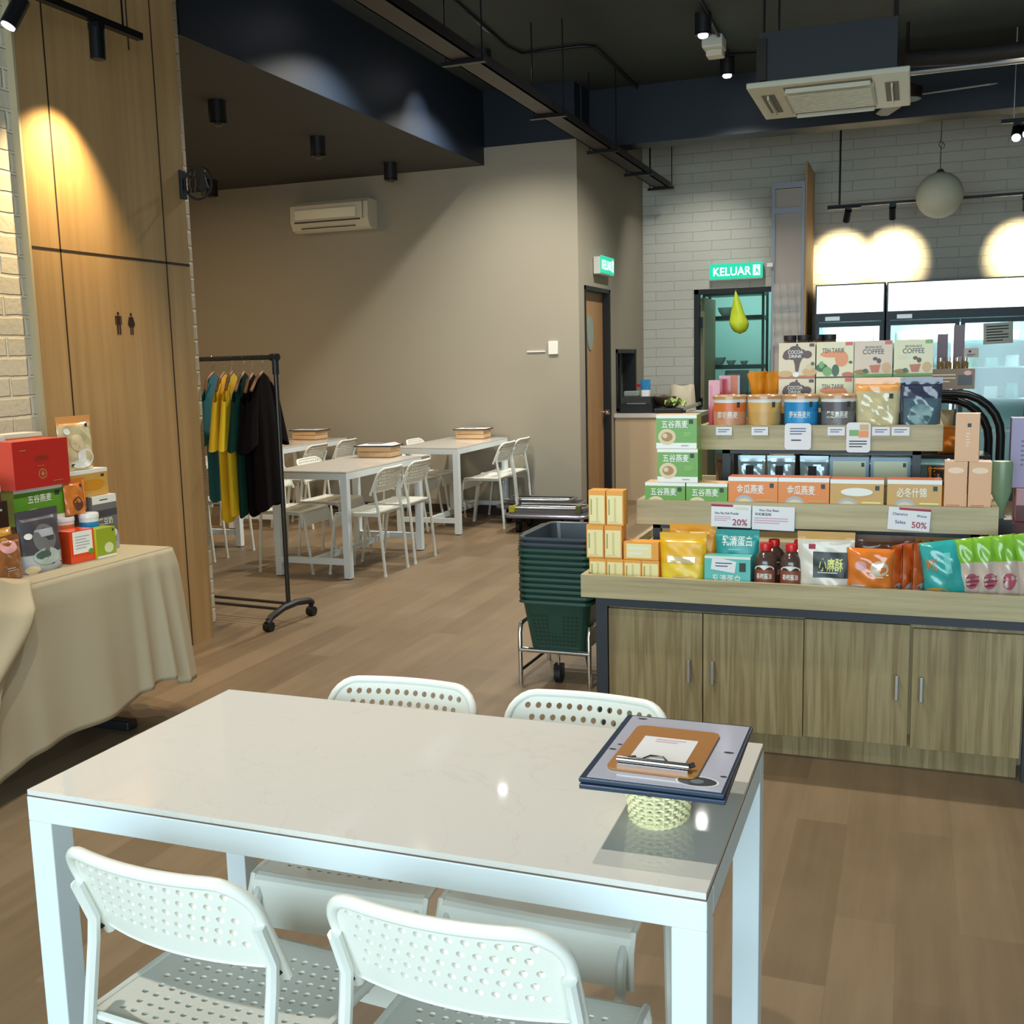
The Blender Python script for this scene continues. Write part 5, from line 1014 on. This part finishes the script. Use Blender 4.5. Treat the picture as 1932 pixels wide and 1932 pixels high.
for i, (x, it, lb, bc) in enumerate(((-0.431, cocoa(), 'cream COCOA DRINK box in the top row, leftmost', PCR), (-0.286, tehd(), 'cream TEH TARIK box in the top row, second from left', mat('print_cream_yellow', '#e6dfb8', 0.4)), (-0.143, cofd(True), 'pinkish BROWN RICE COFFEE box in the top row with red corner tag', mat('print_pinkcream', '#e0c9b4', 0.4)), (0.003, cofd(False), 'yellowish BROWN RICE COFFEE box in the top row with green corner tag', mat('print_cream_yellow', '#e6dfb8')))):
    box_pack('drink_box', lb, 'box', (x, BY, 1.380), w1, 0.07, 0.1395, bc, it, group=DR)
    h2 = 0.2; it2 = [tuple(list(q[:1]) + [q[1], 0.31 + q[2] * .69, q[3], 0.31 + q[4] * .69] + list(q[5:])) if q[0] == 'r' else q for q in it]
for x, it, lb, bc in ((-0.431, cocoa(), 'COCOA DRINK box in the lower row, half hidden by the tubs', PCR), (-0.286, tehd(), 'TEH TARIK box in the lower row, half hidden by the grey tub', mat('print_cream_yellow', '#e6dfb8')), (-0.143, [], 'plain cream drink box in the lower row behind the cream pouch', PCR), (0.003, [], 'plain cream drink box in the lower row behind the navy pouch', PCR)):
    box_pack('drink_box', lb, 'box', (x, BY, 1.239), w1, 0.07, 0.1395, bc, it, group=DR)
b = MB(); b.box((-0.30, -0.04, 0), (0.30, 0.04, 0.059), CHAR); tag(b.build('display_riser', loc=(-0.215, BY, U0)), 'charcoal riser block hidden under the drink boxes', 'riser')
JB = mat('jar_brown', '#5c4233', 0.25)
for i, x in enumerate((-0.475, -0.420, -0.365, -0.318)):
    t = thing('glass_jar', 'dark lidded jar behind the top drink boxes, %s' % ['far left', 'second from left', 'third from left', 'rightmost'][i], 'jar', (x, 4.56, U0), 0, 'dark lidded jars behind the drink boxes')
    b = MB(); b.lathe([(0.024, 0), (0.026, 0.01), (0.026, 0.345), (0.022, 0.355)], JB, seg=18); b.build('jar_body', t, smooth=True)
    b = MB(); b.lathe([(0.026, 0.352), (0.026, 0.372), (0.001, 0.373)], BLK, seg=18); b.build('lid', t, smooth=True)
b = MB(); RF = mat('red_film', '#b23a48', 0.2, coat=0.7)
box_pack('red_wrapped_box', 'red film wrapped box at the left end of the upper tier, front', 'box', (-0.742, 4.33, U0), 0.045, 0.06, 0.20, RF, [('r', 0.1, 0.1, 0.35, 0.9, mat('red_film_light', '#c95a66', 0.2))], group='red wrapped boxes')
box_pack('red_wrapped_box', 'red film wrapped box at the left end of the upper tier, rear', 'box', (-0.705, 4.45, U0), 0.075, 0.06, 0.215, RF, [('r', 0.1, 0.1, 0.5, 0.9, mat('red_film_light', '#c95a66')), ('r', 0.62, 0, 1, 1, CLO)], group='red wrapped boxes')
for i, x in enumerate((-0.585, -0.535)):
    b = MB(); OY = mat('orange_film', '#d98a20', 0.3, var=0.25, vscale=30, coat=0.4); k = i * 2.1
    def fl(u, v):
        a = 2 * math.pi * u; r = 0.026 * (1.0 - 0.45 * math.sin(min(1, v / 0.8) * math.pi) ** 2 if v < 0.8 else 1.0 + 1.6 * (v - 0.8)) * (1 + 0.2 * v * math.sin(4 * a + k))
        return (r * math.cos(a) * 1.2, r * math.sin(a), v * 0.225 + 0.008 * math.sin(5 * a + k) * v)
    b.grid(fl, 24, 14, OY); tag(b.build('wrapped_snack', loc=(x, 4.44, U0), smooth=True), ['left', 'right'][i] + ' orange snack bundle with a flared paper top on the upper tier', 'snack', 'orange snack bundles with flared tops')

# ================================================================== REAR DISPLAY AND RIGHT EDGE
rd = thing('rear_display_rack', 'black tubular rack with curved double rails behind the display counter', 'display rack', (0.0, 5.35, 0))
for y in (-0.12, 0.10):
    b = MB(); o_ = -0.035 if y > 0 else 0.0
    pts = [(-0.5, y, 0), (-0.5, y, 1.26)] + [(0.19 + o_ + 0.19 * math.cos(R(a)), y, 1.09 + o_ + 0.19 * math.sin(R(a))) for a in (90, 75, 60, 45, 30, 15, 0)] + [(0.38 + o_, y, 0.6), (0.38 + o_, y, 0)]
    pts = [pts[0], (-0.5, y, 1.1 + o_), (-0.46, y, 1.23 + o_), (-0.38, y, 1.28 + o_)] + pts[2:]
    b.tube(pts, 0.019, BLKM, 10); b.build('arched_rail', rd, smooth=True)
for z in (0.35, 0.72, 1.0):
    b = MB(); b.box((-0.48, -0.14, z - 0.015), (0.34, 0.12, z), BLKM); b.build('shelf', rd)
pouch('orange_snack_bag', 'orange snack bag on the black rack behind the peach cartons', 'bag', (0.20, 5.30, 1.0), 0.16, 0.08, 0.13, PO, [], pillow=True)
pouch('cream_snack_bag', 'cream snack bag on the top shelf of the black rack', 'bag', (0.10, 5.38, 1.0), 0.18, 0.06, 0.2, mat('beige_bag', '#c3b07d', 0.4), [('e', 0.6, 0.4, 0.25, 0.25, BKP)], pillow=True)
box_pack('printed_carton', 'beige and black carton on top of the curved black rack', 'carton', (0.165, 5.30, 1.30), 0.20, 0.12, 0.09, mat('taupe_card', '#8d7a68', 0.5), [('r', 0.65, 0.2, 0.95, 0.7, BKP), ('l', 0.1, 0.3, 0.6, 0.8, 3, PCR), ('e', 0.85, 0.8, 0.08, 0.12, mat('pink_print', '#dba0a0'))])
for i, x in enumerate((0.12, 0.155, 0.19, 0.225)):
    t = thing('mini_bottle', 'tiny bottle on the beige carton, %s' % ['leftmost', 'second from left', 'third from left', 'rightmost'][i], 'bottle', (x, 5.28, 1.3915), 0, 'tiny bottles on the beige carton')
    b = MB(); b.lathe([(0.013, 0), (0.014, 0.025), (0.006, 0.035)], mat('amber_glass', '#6b5a35', 0.15), seg=12); b.build('bottle_body', t, smooth=True)
    b = MB(); b.lathe([(0.009, 0.034), (0.009, 0.05), (0.001, 0.051)], mat('silver_cap', '#d5d5cf', 0.2, 0.8), seg=12); b.build('cap', t, smooth=True)
for i, (x, h_) in enumerate(((0.13, 0.25), (0.20, 0.29))):
    box_pack('plum_carton', ['shorter', 'taller'][i] + ' plum and grey carton standing behind the tiny bottles', 'carton', (x, 5.42 + 0.0 * i, 1.30), 0.045, 0.05, h_, mat('plum_card', '#5b4550', 0.4), [('r', 0.3, 0.0, 0.8, 0.5, mat('mauve_grey', '#8e8689', 0.4))])
# right edge stack on the lower tier
box_pack('dark_red_gift_box', 'dark red gift box at the right end of the lower tier', 'box', (0.42, 4.36, S0), 0.14, 0.2, 0.21, mat('maroon_card', '#5c1518', 0.4), [])
box_pack('rose_gift_box', 'pink and rose box on the dark red gift box at the right edge', 'box', (0.425, 4.38, S0 + 0.211), 0.10, 0.15, 0.12, mat('rose_card', '#c08d92', 0.4), [('r', 0, 0.0, 1, 0.5, mat('maroon_card', '#5c1518'))])
box_pack('lilac_carton', 'lilac carton standing tallest at the right edge', 'carton', (0.395, 4.38, S0 + 0.332), 0.085, 0.07, 0.26, mat('lilac_card', '#9b90b4', 0.35), [('l', 0.4, 0.3, 0.55, 0.7, 6, mat('lilac_dark', '#6a5d86', 0.4))], side=mat('purple_side', '#5a4376', 0.4))
b = MB(); SG = mat('sage_bottle', '#7f9a78', 0.3)
b.lathe([(0.012, 0), (0.014, 0.03), (0.034, 0.10), (0.036, 0.20), (0.034, 0.21), (0.001, 0.212)], SG, seg=18, sy=0.7); tag(b.build('sage_bottle', loc=(0.315, 4.20, S0 + 0.235), smooth=True), 'sage green tapered bottle at the right end of the middle tier', 'bottle')
b = MB(); b.box((-0.03, -0.03, 0), (0.03, 0.03, 0.235), BKP); tag(b.build('bottle_stand', loc=(0.325, 4.20, S0)), 'dark stand carrying the sage bottle', 'stand')

# ================================================================== SHOPPING BASKETS
BG = mat('basket_green', '#1d4438', 0.4); BGD = mat('basket_green_slot', '#132c25', 0.6); BN = mat('basket_slate', '#3a444c', 0.3); HB = mat('basket_handle', '#1b2622', 0.4)
def basket(col, slot, label, loc):
    t = thing('shopping_basket', label, 'basket', loc, 0, 'stacked shopping baskets')
    b = MB(); H_ = 0.235; T = [(0.172, 0.235, H_), (0.168, 0.231, H_), (0.135, 0.19, 0.0)]
    def ring(hx, hy, z, r=0.04): return [(x - hx, y - hy, z) for x, y in rrect(2 * hx, 2 * hy, r, 4)]
    A, B_, C_, D_ = ring(0.172, 0.235, H_), ring(0.176, 0.239, H_ - 0.012), ring(0.160, 0.223, H_ - 0.014), ring(0.132, 0.188, 0.0)
    E_ = ring(0.129, 0.185, 0.004); F_ = ring(0.156, 0.219, H_ - 0.004); n = len(A)
    vs = A + B_ + C_ + D_ + E_ + F_
    fs = []
    for k in range(5):
        for i in range(n): fs.append((k * n + i, (k + 1) * n + i, (k + 1) * n + (i + 1) % n, k * n + (i + 1) % n))
    for i in range(n): fs.append((5 * n + i, i, (i + 1) % n, 5 * n + (i + 1) % n))
    fs.append(tuple(range(4 * n, 5 * n))); fs.append(tuple(range(4 * n - 1, 3 * n - 1, -1)))
    b.add(vs, fs, col)
    P = lambda u, v: ((u - .5) * 2 * (0.095 + 0.028 * v), -0.188 - 0.0345 * v - 0.0008, v * 0.215)
    for v in range(8):
        for k in range(11):
            if 3 < k < 7 and v > 2: continue
            u0 = 0.02 + k * 0.089; b.quad(P(u0, 0.1 + v * .09), P(u0 + 0.055, 0.1 + v * .09), P(u0 + 0.055, 0.14 + v * .09), P(u0, 0.14 + v * .09), slot)
    b.build('basket_body', t)
    for sg in (-1, 1):
        b = MB(); b.tube([(sg * 0.174, -0.16, H_ - 0.003), (sg * 0.188, -0.15, H_ - 0.008), (sg * 0.19, 0.15, H_ - 0.008), (sg * 0.174, 0.16, H_ - 0.003)], 0.006, HB, 6); b.build('handle', t, smooth=True)
    return t
nb = 11; where = ['bottom', 'second from the bottom', 'third from the bottom', 'fourth from the bottom', 'fifth from the bottom', 'middle', 'sixth from the top', 'fifth from the top', 'fourth from the top', 'third from the top', 'second from the top']
bk0 = basket(BG, BGD, 'green shopping basket at the bottom of the stack, its whole front visible', (-1.478, 4.655, 0.165))
for i in range(1, 10):
    copy_tree(bk0, (-1.478 + 0.002 * math.sin(i * 2), 4.655, 0.165 + 0.0265 * i), 0, 'green shopping basket, %s of the stack' % ['', 'second from the bottom', 'third from the bottom', 'fourth from the bottom', 'fifth from the bottom', 'fifth green one from the top', 'fourth green one from the top', 'third green one from the top', 'second green one from the top', 'topmost green one'][i])
bt = basket(BN, BLK, 'slate grey basket just under the top of the stack', (-1.476, 4.655, 0.165 + 0.0265 * 10))
copy_tree(bt, (-1.474, 4.655, 0.165 + 0.0265 * 11), 0, 'open slate grey basket on top of the stack')
bs = thing('basket_stand', 'chrome tube stand on castors under the basket stack', 'stand', (-1.49, 4.66, 0))
for x in (-0.165, 0.165):
    b = MB(); b.tube([(x, -0.205, 0.0), (x, -0.205, 0.24), (x, -0.19, 0.275), (x, -0.16, 0.28), (x, 0.16, 0.28), (x, 0.19, 0.275), (x, 0.205, 0.24), (x, 0.205, 0)], 0.011, CHROME, 10); b.build('side_hoop', bs, smooth=True)
for y in (-0.205, 0.205):
    b = MB(); b.cyl((-0.165, y, 0.16), (0.165, y, 0.16), 0.012, CHROME); b.build('cross_tube', bs, smooth=True)
for x in (-0.165, 0.165):
    b = MB(); b.cyl((x, -0.2, 0.06), (x * 0.3, 0.1, 0.15), 0.008, BROWNM, seg=8); b.build('brace', bs, smooth=True)
b = MB(); b.cyl((0, -0.14, 0.16), (0, -0.14, 0.08), 0.007, CHROME, seg=8); b.cyl((-0.015, -0.14, 0.038), (0.015, -0.14, 0.038), 0.038, RUB, seg=22); b.box((-0.02, -0.16, 0.04), (0.02, -0.12, 0.085), BLKM); b.build('castor', bs)
b = MB(); b.cyl((-0.165, 0.0, 0.155), (0.165, 0.0, 0.155), 0.006, CHROME, seg=8); b.build('cross_tube', bs)

# ================================================================== PLATFORM TROLLEYS
def trolley(label, loc, rz, yclamp):
    t = thing('platform_trolley', label, 'trolley', loc, R(rz), 'folded platform trolleys')
    b = MB(); b.box((-0.35, -0.25, 0.135), (0.35, 0.25, 0.165), mat('trolley_deck', '#34343a', 0.5)); b.build('deck', t, bevel=0.01)
    TG = mat('trolley_frame', '#8a8798', 0.3, 0.6)
    b = MB(); pts = [(x - 0.36, y - 0.26, 0.15) for x, y in rrect(0.72, 0.52, 0.07, 4)]; b.tube(pts, 0.016, TG, 8, closed=True); b.build('bumper_rail', t, smooth=True)
    b = MB(); b.tube([(-0.33, -0.10, 0.20), (0.25, -0.10, 0.20), (0.3, -0.06, 0.20), (0.3, 0.12, 0.20), (0.25, 0.16, 0.20), (-0.33, 0.16, 0.20)], 0.012, STEEL, 8); b.tube([(-0.28, -0.02, 0.205), (0.27, -0.02, 0.205)], 0.009, STEEL, 8); b.build('folded_handle', t, smooth=True)
    if yclamp:
        b = MB(); b.box((-0.36, -0.14, 0.165), (-0.31, -0.05, 0.225), mat('safety_yellow', '#b9b021', 0.5)); b.box((-0.355, -0.135, 0.225), (-0.32, -0.06, 0.25), BLK); b.build('clamp', t, bevel=0.005)
        b = MB(); b.box((0.24, -0.14, 0.165), (0.28, -0.05, 0.235), mat('olive_clamp', '#5f6338', 0.5)); b.build('clamp', t, bevel=0.005)
    for x in (-0.26, 0.26):
        for y in (-0.17, 0.17):
            b = MB(); b.cyl((x - 0.016, y, 0.05), (x + 0.016, y, 0.05), 0.05, RUB, seg=20); b.box((x - 0.022, y - 0.02, 0.05), (x + 0.022, y + 0.02, 0.135), BLKM); b.build('castor', t)
    return t
trolley('dark folded platform trolley with a yellow clamp on castors near the corner', (-2.90, 8.70, 0), 3, True)
t2 = trolley('second dark platform trolley, behind and against the wall', (-3.18, 9.21, 0), 2, False)

# ================================================================== LEFT DISPLAY TABLE
ft = thing('folding_table', 'black legged folding table hidden under the beige cloth', 'table', (-3.24, 2.62, 0))
b = MB(); b.box((-0.33, -0.98, 0.695), (0.33, 0.98, 0.725), CHAR); b.build('tabletop', ft)
for y in (-0.78, 0.78):
    b = MB(); b.box((-0.03, y - 0.02, 0.04), (0.03, y + 0.02, 0.695), BLK); b.build('leg', ft)
    b = MB(); b.box((-0.3, y - 0.03, 0.0), (0.26, y + 0.03, 0.04), BLK); b.build('foot', ft, bevel=0.008)
CLOTH = mat('beige_cloth', '#a69c83', 0.85, bump=0.25, bscale=400, var=0.03, vscale=3)
TX0, TX1, TY0, TY1, TZ = -3.59, -2.90, 1.6, 3.62, 0.735
b = MB(); b.box((TX0, TY0, TZ - 0.006), (TX1, TY1, TZ), CLOTH)
# hanging skirt: along the front, round the corner, along the far end
Lf = TY1 - TY0; Le = TX1 - TX0; rc_ = 0.03; TOT = Lf + Le
def edge(s):
    """point on the table edge and outward direction"""
    if s < Lf - 0.02: return TX1, TY0 + s, 1.0, 0.0
    if s > Lf + 0.02: return TX1 - (s - Lf), TY1, 0.0, 1.0
    a = (s - (Lf - 0.02)) / 0.04 * math.pi / 2; return TX1, TY1, math.cos(a), math.sin(a)
FOLD = [(0.95, 0.05, 0.016), (1.2, 0.06, 0.014), (1.55, 0.07, 0.012), (1.77, 0.03, 0.02), (1.88, 0.022, 0.026), (1.97, 0.025, 0.022), (0.6, 0.08, 0.02), (0.3, 0.05, 0.02), (2.12, 0.04, 0.03), (2.3, 0.05, 0.03), (2.5, 0.05, 0.03)]
def skirt(u, v):
    s = u * TOT
    if u > 0.5: s = Lf * 1.0 + (u - 0.75) * 4 * Le if u > .75 + 1e-9 else (Lf * .75 + (u - .5) * 4 * Lf * .25)
    else: s = u * 2 * Lf * .75
    x, y, nx, ny = edge(s); L = 0.575 + (0.05 * math.sin(s * 2.2) if s < Lf - .1 else 0) + (0.0 if s < Lf - .25 else 0)
    f = sum(a * math.exp(-((s - c) / w_) ** 2) for c, w_, a in FOLD) + 0.003 * math.sin(s * 31) + 0.006 * math.sin(s * 13 + 1)
    o = 0.012 * min(1, v * 8) + (0.03 + f * 1.6) * v ** 0.8
    if s > Lf: o += 0.0
    near = math.exp(-((s - Lf) / 0.08) ** 2); o += 0.015 * v * near
    return (x + nx * o, y + ny * o, TZ - 0.003 - v * L * (1 + 0.02 * math.sin(s * 9)))
b.grid(skirt, 240, 30, CLOTH)
co = b.build('table_cloth', smooth=True); tag(co, 'plain beige cloth draped to near the floor over the left display table', 'tablecloth')
sm = co.modifiers.new('thick', 'SOLIDIFY'); sm.thickness = 0.002
# a second cloth bunched over the near part, its folds running down to the left
CL2 = mat('beige_cloth_warm', '#b3a688', 0.85, bump=0.25, bscale=400)
def over(u, v):
    # u across (left to the diagonal edge), v from the wall side of the top down over the front
    if v < 0.35:
        t_ = v / 0.35; x = TX0 + 0.12 + (TX1 - TX0 - 0.10) * t_; y = 1.65 + u * (1.18 + 0.0 * t_); z = TZ + 0.006 + 0.045 * math.exp(-((u - .82) / .10) ** 2) * (0.35 + .65 * t_) + 0.012 * math.sin(u * 20) ** 2
        return (x, y, z)
    t_ = (v - 0.35) / 0.65; yr = 2.885 - 0.42 * t_ ** 0.9; y = 1.65 + u * (yr - 1.65 - 0.055 * (1 - t_) ** 4)
    d = 0.035 + 0.055 * t_ ** .6 + 0.022 * math.sin(u * 26 + t_ * 7) * (0.3 + t_) + 0.014 * math.sin(u * 43 + t_ * 11) * t_
    z = TZ + 0.006 + 0.045 * math.exp(-((u - .82) / .10) ** 2) * (1 - t_) ** 3 + 0.012 * math.sin(u * 20) ** 2 * (1 - t_) ** 3 - t_ * 0.53
    return (TX1 + d * min(1, t_ * 6 + 0.05) + 0.02, y, z)
b = MB(); b.grid(over, 110, 60, CL2); o2 = b.build('bunched_cloth', smooth=True); tag(o2, 'second beige cloth bunched over the near end of the left table', 'cloth')
sm = o2.modifiers.new('thick', 'SOLIDIFY'); sm.thickness = 0.003

# goods on the left table, their fronts facing the aisle
T0 = TZ + 0.001
def LX(front, d): return front - d / 2
pouch('grey_pouch', 'grey pouch with a pale bowl picture at the front of the left table', 'pouch', (-3.06, 3.062, T0), 0.205, 0.08, 0.232, PDG, [('e', 0.52, 0.52, 0.28, 0.24, PGY), ('r', 0.3, 0.56, 0.75, 0.68, PLG), ('e', 0.5, 0.24, 0.32, 0.14, mat('print_pale_green_grey', '#a9b6ae', 0.4)), ('e', 0.42, 0.27, 0.18, 0.07, mat('print_dark_green_grey', '#4b6157', 0.4)), ('e', 0.15, 0.60, 0.09, 0.05, PW2), ('e', 0.14, 0.06, 0.12, 0.07, FOOD), ('l', 0.6, 0.08, 0.95, 0.2, 2, PDG)], rz=90, mf=lambda u, v: PDG if v > .3 else PLG)
ORR = mat('carton_orange_red', '#e0481e', 0.25, coat=0.5)
box_pack('orange_red_carton', 'orange red carton with a white label panel at the front of the left table', 'carton', (LX(-3.02, 0.085), 3.245, T0), 0.118, 0.085, 0.126, ORR, [('r', 0.12, 0.28, 0.92, 0.97, PW2), ('l', 0.22, 0.4, 0.8, 0.85, 5, PLG), ('e', 0.85, 0.3, 0.12, 0.08, PG)], rz=84, side=mat('carton_dark_orange', '#b53a18', 0.3))
box_pack('green_carton', 'small lime green carton beside the orange red one', 'carton', (LX(-3.00, 0.06), 3.352, T0), 0.10, 0.06, 0.118, mat('carton_lime', '#92a52a', 0.35), [('e', 0.62, 0.32, 0.24, 0.18, mat('leaf_white', '#cfd8a6', 0.4)), ('r', 0, 0, 1, 0.08, PW2), logo(0.88, 0.90, 0.08, 0.08)], rz=86, side=mat('carton_yellow', '#b9b427', 0.35))
box_pack('grey_carton', 'tall grey and white drink carton at the right of the left display', 'carton', (LX(-3.12, 0.10), 3.49, T0), 0.140, 0.10, 0.228, PGY, [('r', 0, 0.86, 1, 1, PW2), ('l', 0.3, 0.9, 0.75, 0.95, 1, INK), ('r', 0, 0.62, 1, 0.74, PDG), ('t', 0.5, 0.53, 0.022, '黑豆奶', 0.08, PW2), ('r', 0, 0, 1, 0.28, PLG), ('e', 0.7, 0.30, 0.25, 0.08, PW2), ('l', 0.1, 0.06, 0.9, 0.22, 3, PGY)], rz=90, top=PW2)
tub('food_tub', 'orange and white tub behind the orange red carton', 'tub', (-3.155, 3.29, T0), 0.043, 0.168, [(0.0, mat('tub_salmon2', '#d8a68a')), (0.35, mat('tub_salmon', '#cf9471')), (0.7, mat('tub_orange', '#d8713a')), (0.82, LIDW)], [], LIDW, 'tubs on the left table', rz=90)
tub('food_tub', 'blue and white tub behind the small lime green carton', 'tub', (-3.105, 3.378, T0), 0.0 + 0.038, 0.172, [(0.0, PLG), (0.3, PBL), (0.8, LIDW)], [('t', 0.5, 0.5, 0.02, '燕麦', 0.04, PW2)], LIDW, 'tubs on the left table', rz=90)
box_pack('amber_biscuit_box', 'amber biscuit box with white top edge resting on the tall grey carton', 'box', (LX(-3.14, 0.10), 3.435, T0 + 0.230), 0.215, 0.10, 0.110, PA, [('r', 0, 0.86, 1, 1, PW2), logo(0.86, 0.74, 0.09, 0.10), ('e', 0.60, 0.42, 0.3, 0.2, mat('print_honey', '#c98a20', 0.4)), ('e', 0.2, 0.2, 0.16, 0.16, FOOD)], rz=90, top=PW2)
pouch('orange_pouch', 'orange pouch leaning on the tubs in the middle of the left display', 'pouch', (-3.13, 3.335, T0 + 0.172), 0.110, 0.04, 0.142, mat('pouch_orange_brown', '#c8742e', 0.25, coat=0.5), [logo(0.75, 0.8, 0.1, 0.1), ('e', 0.5, 0.3, 0.25, 0.2, PBR), ('r', 0.85, 0.1, 1, 0.95, PO)], rz=88)
box_pack('cereal_box', 'green cereal box under the red gift box on the left table', 'box', (LX(-3.14, 0.11), 3.165, T0 + 0.165), 0.252, 0.11, 0.136, PG, [('r', 0, 0.90, 1, 1, PW2), ('r', 0, 0, 1, 0.14, PW2), logo(0.86, 0.78, 0.10, 0.13), ('t', 0.5, 0.68, 0.024, '五谷燕麦', 0.12, PW2), ('e', 0.35, 0.22, 0.24, 0.2, FOOD)], rz=90, side=mat('side_green_food', '#7a8a3c', 0.4), top=PW2, group=GG)
box_pack('brown_carton', 'dark brown carton hidden behind the grey pouch, carrying the green box', 'carton', (LX(-3.15, 0.10), 3.14, T0), 0.19, 0.10, 0.164, PBR, [], rz=90)
box_pack('red_gift_box', 'big red gift box with a gold emblem on top of the left display', 'box', (LX(-3.12, 0.12), 3.172, T0 + 0.303), 0.278, 0.12, 0.180, PRD, [('e', 0.5, 0.28, 0.075, 0.11, PGD), ('e', 0.5, 0.28, 0.06, 0.09, PRD), ('e', 0.5, 0.28, 0.035, 0.03, PGD), ('e', 0.5, 0.28, 0.012, 0.075, PGD), ('t', 0.5, 0.62, 0.018, '高丽参', 0.07, mat('print_dark_red', '#8c3a24', 0.4)), ('l', 0.42, 0.44, 0.58, 0.47, 1, PGD), ('l', 0.12, 0.78, 0.26, 0.84, 1, PGD), ('l', 0.68, 0.08, 0.92, 0.12, 1, PGD)], rz=90, side=PRD2, top=PRD2)
pouch('cream_pouch', 'tall clear cream pouch standing on the amber biscuit box', 'pouch', (-3.19, 3.425, T0 + 0.342), 0.19, 0.07, 0.218, CLR, [logo(0.80, 0.82, 0.09, 0.07), ('e', 0.45, 0.5, 0.2, 0.16, FOOD), ('e', 0.62, 0.22, 0.26, 0.16, PW2), ('e', 0.2, 0.72, 0.1, 0.06, PW2), ('e', 0.45, 0.12, 0.3, 0.08, PW2), logo(0.22, 0.1, 0.1, 0.05)], rz=90, mf=lambda u, v: PKR if v > .84 else CLR, wr=0.006)
box_pack('amber_biscuit_box', 'orange box with white top edge behind the red gift box', 'box', (LX(-3.36, 0.10), 3.32, T0 + 0.28), 0.22, 0.10, 0.215, PA, [('r', 0, 0.93, 1, 1, PW2), logo(0.88, 0.86, 0.10, 0.06), ('r', 0, 0.6, 1, 0.93, PO)], rz=90, top=PW2)
box_pack('yellow_box', 'yellow box with white top edge behind the red gift box, nearer the camera', 'box', (LX(-3.30, 0.10), 3.05, T0 + 0.28), 0.26, 0.10, 0.215, PYL, [('r', 0, 0.92, 1, 1, PW2), logo(0.88, 0.84, 0.10, 0.07), ('e', 0.4, 0.5, 0.3, 0.2, PY), ('r', 0, 0, 1, 0.3, CLO)], rz=90, top=PW2)
box_pack('brown_carton', 'plain brown carton at the back of the left table carrying the yellow and orange boxes', 'carton', (-3.42, 3.19, T0), 0.50, 0.15, 0.279, mat('plain_cardboard', '#8a6a45', 0.6), [], rz=90)
box_pack('chocolate_box', 'dark chocolate brown box at the left frame edge beside the green box', 'box', (LX(-3.07, 0.12), 2.86, T0 + 0.18), 0.16, 0.12, 0.10, mat('chocolate_card', '#2e1a14', 0.4), [('l', 0.5, 0.6, 0.95, 0.8, 1, PLG), ('e', 0.5, 0.2, 0.15, 0.2, PW2)], rz=90)
box_pack('rose_brown_box', 'pale pink and brown box on the dark chocolate box at the frame edge', 'box', (LX(-3.09, 0.12), 2.86, T0 + 0.281), 0.15, 0.12, 0.08, mat('rosy_card', '#cfa894', 0.4), [('r', 0, 0, 1, 0.4, PBR)], rz=90)
pouch('amber_snack_bag', 'amber snack bag under the chocolate box at the frame edge', 'bag', (-3.07, 2.87, T0 + 0.095), 0.15, 0.06, 0.09, mat('amber_bag', '#bd8a33', 0.25, coat=0.5), [], rz=90, pillow=True)
pouch('brown_snack_bag', 'brown wrapped snack bag at the front left edge of the left table', 'bag', (-3.04, 2.885, T0), 0.13, 0.06, 0.16, mat('snack_brown', '#8a5730', 0.25, coat=0.5, var=0.3, vscale=25), [('l', 0.3, 0.1, 0.7, 0.3, 4, PLG), ('e', 0.5, 0.75, 0.3, 0.15, mat('pink_print', '#dba0a0'))], rz=90)
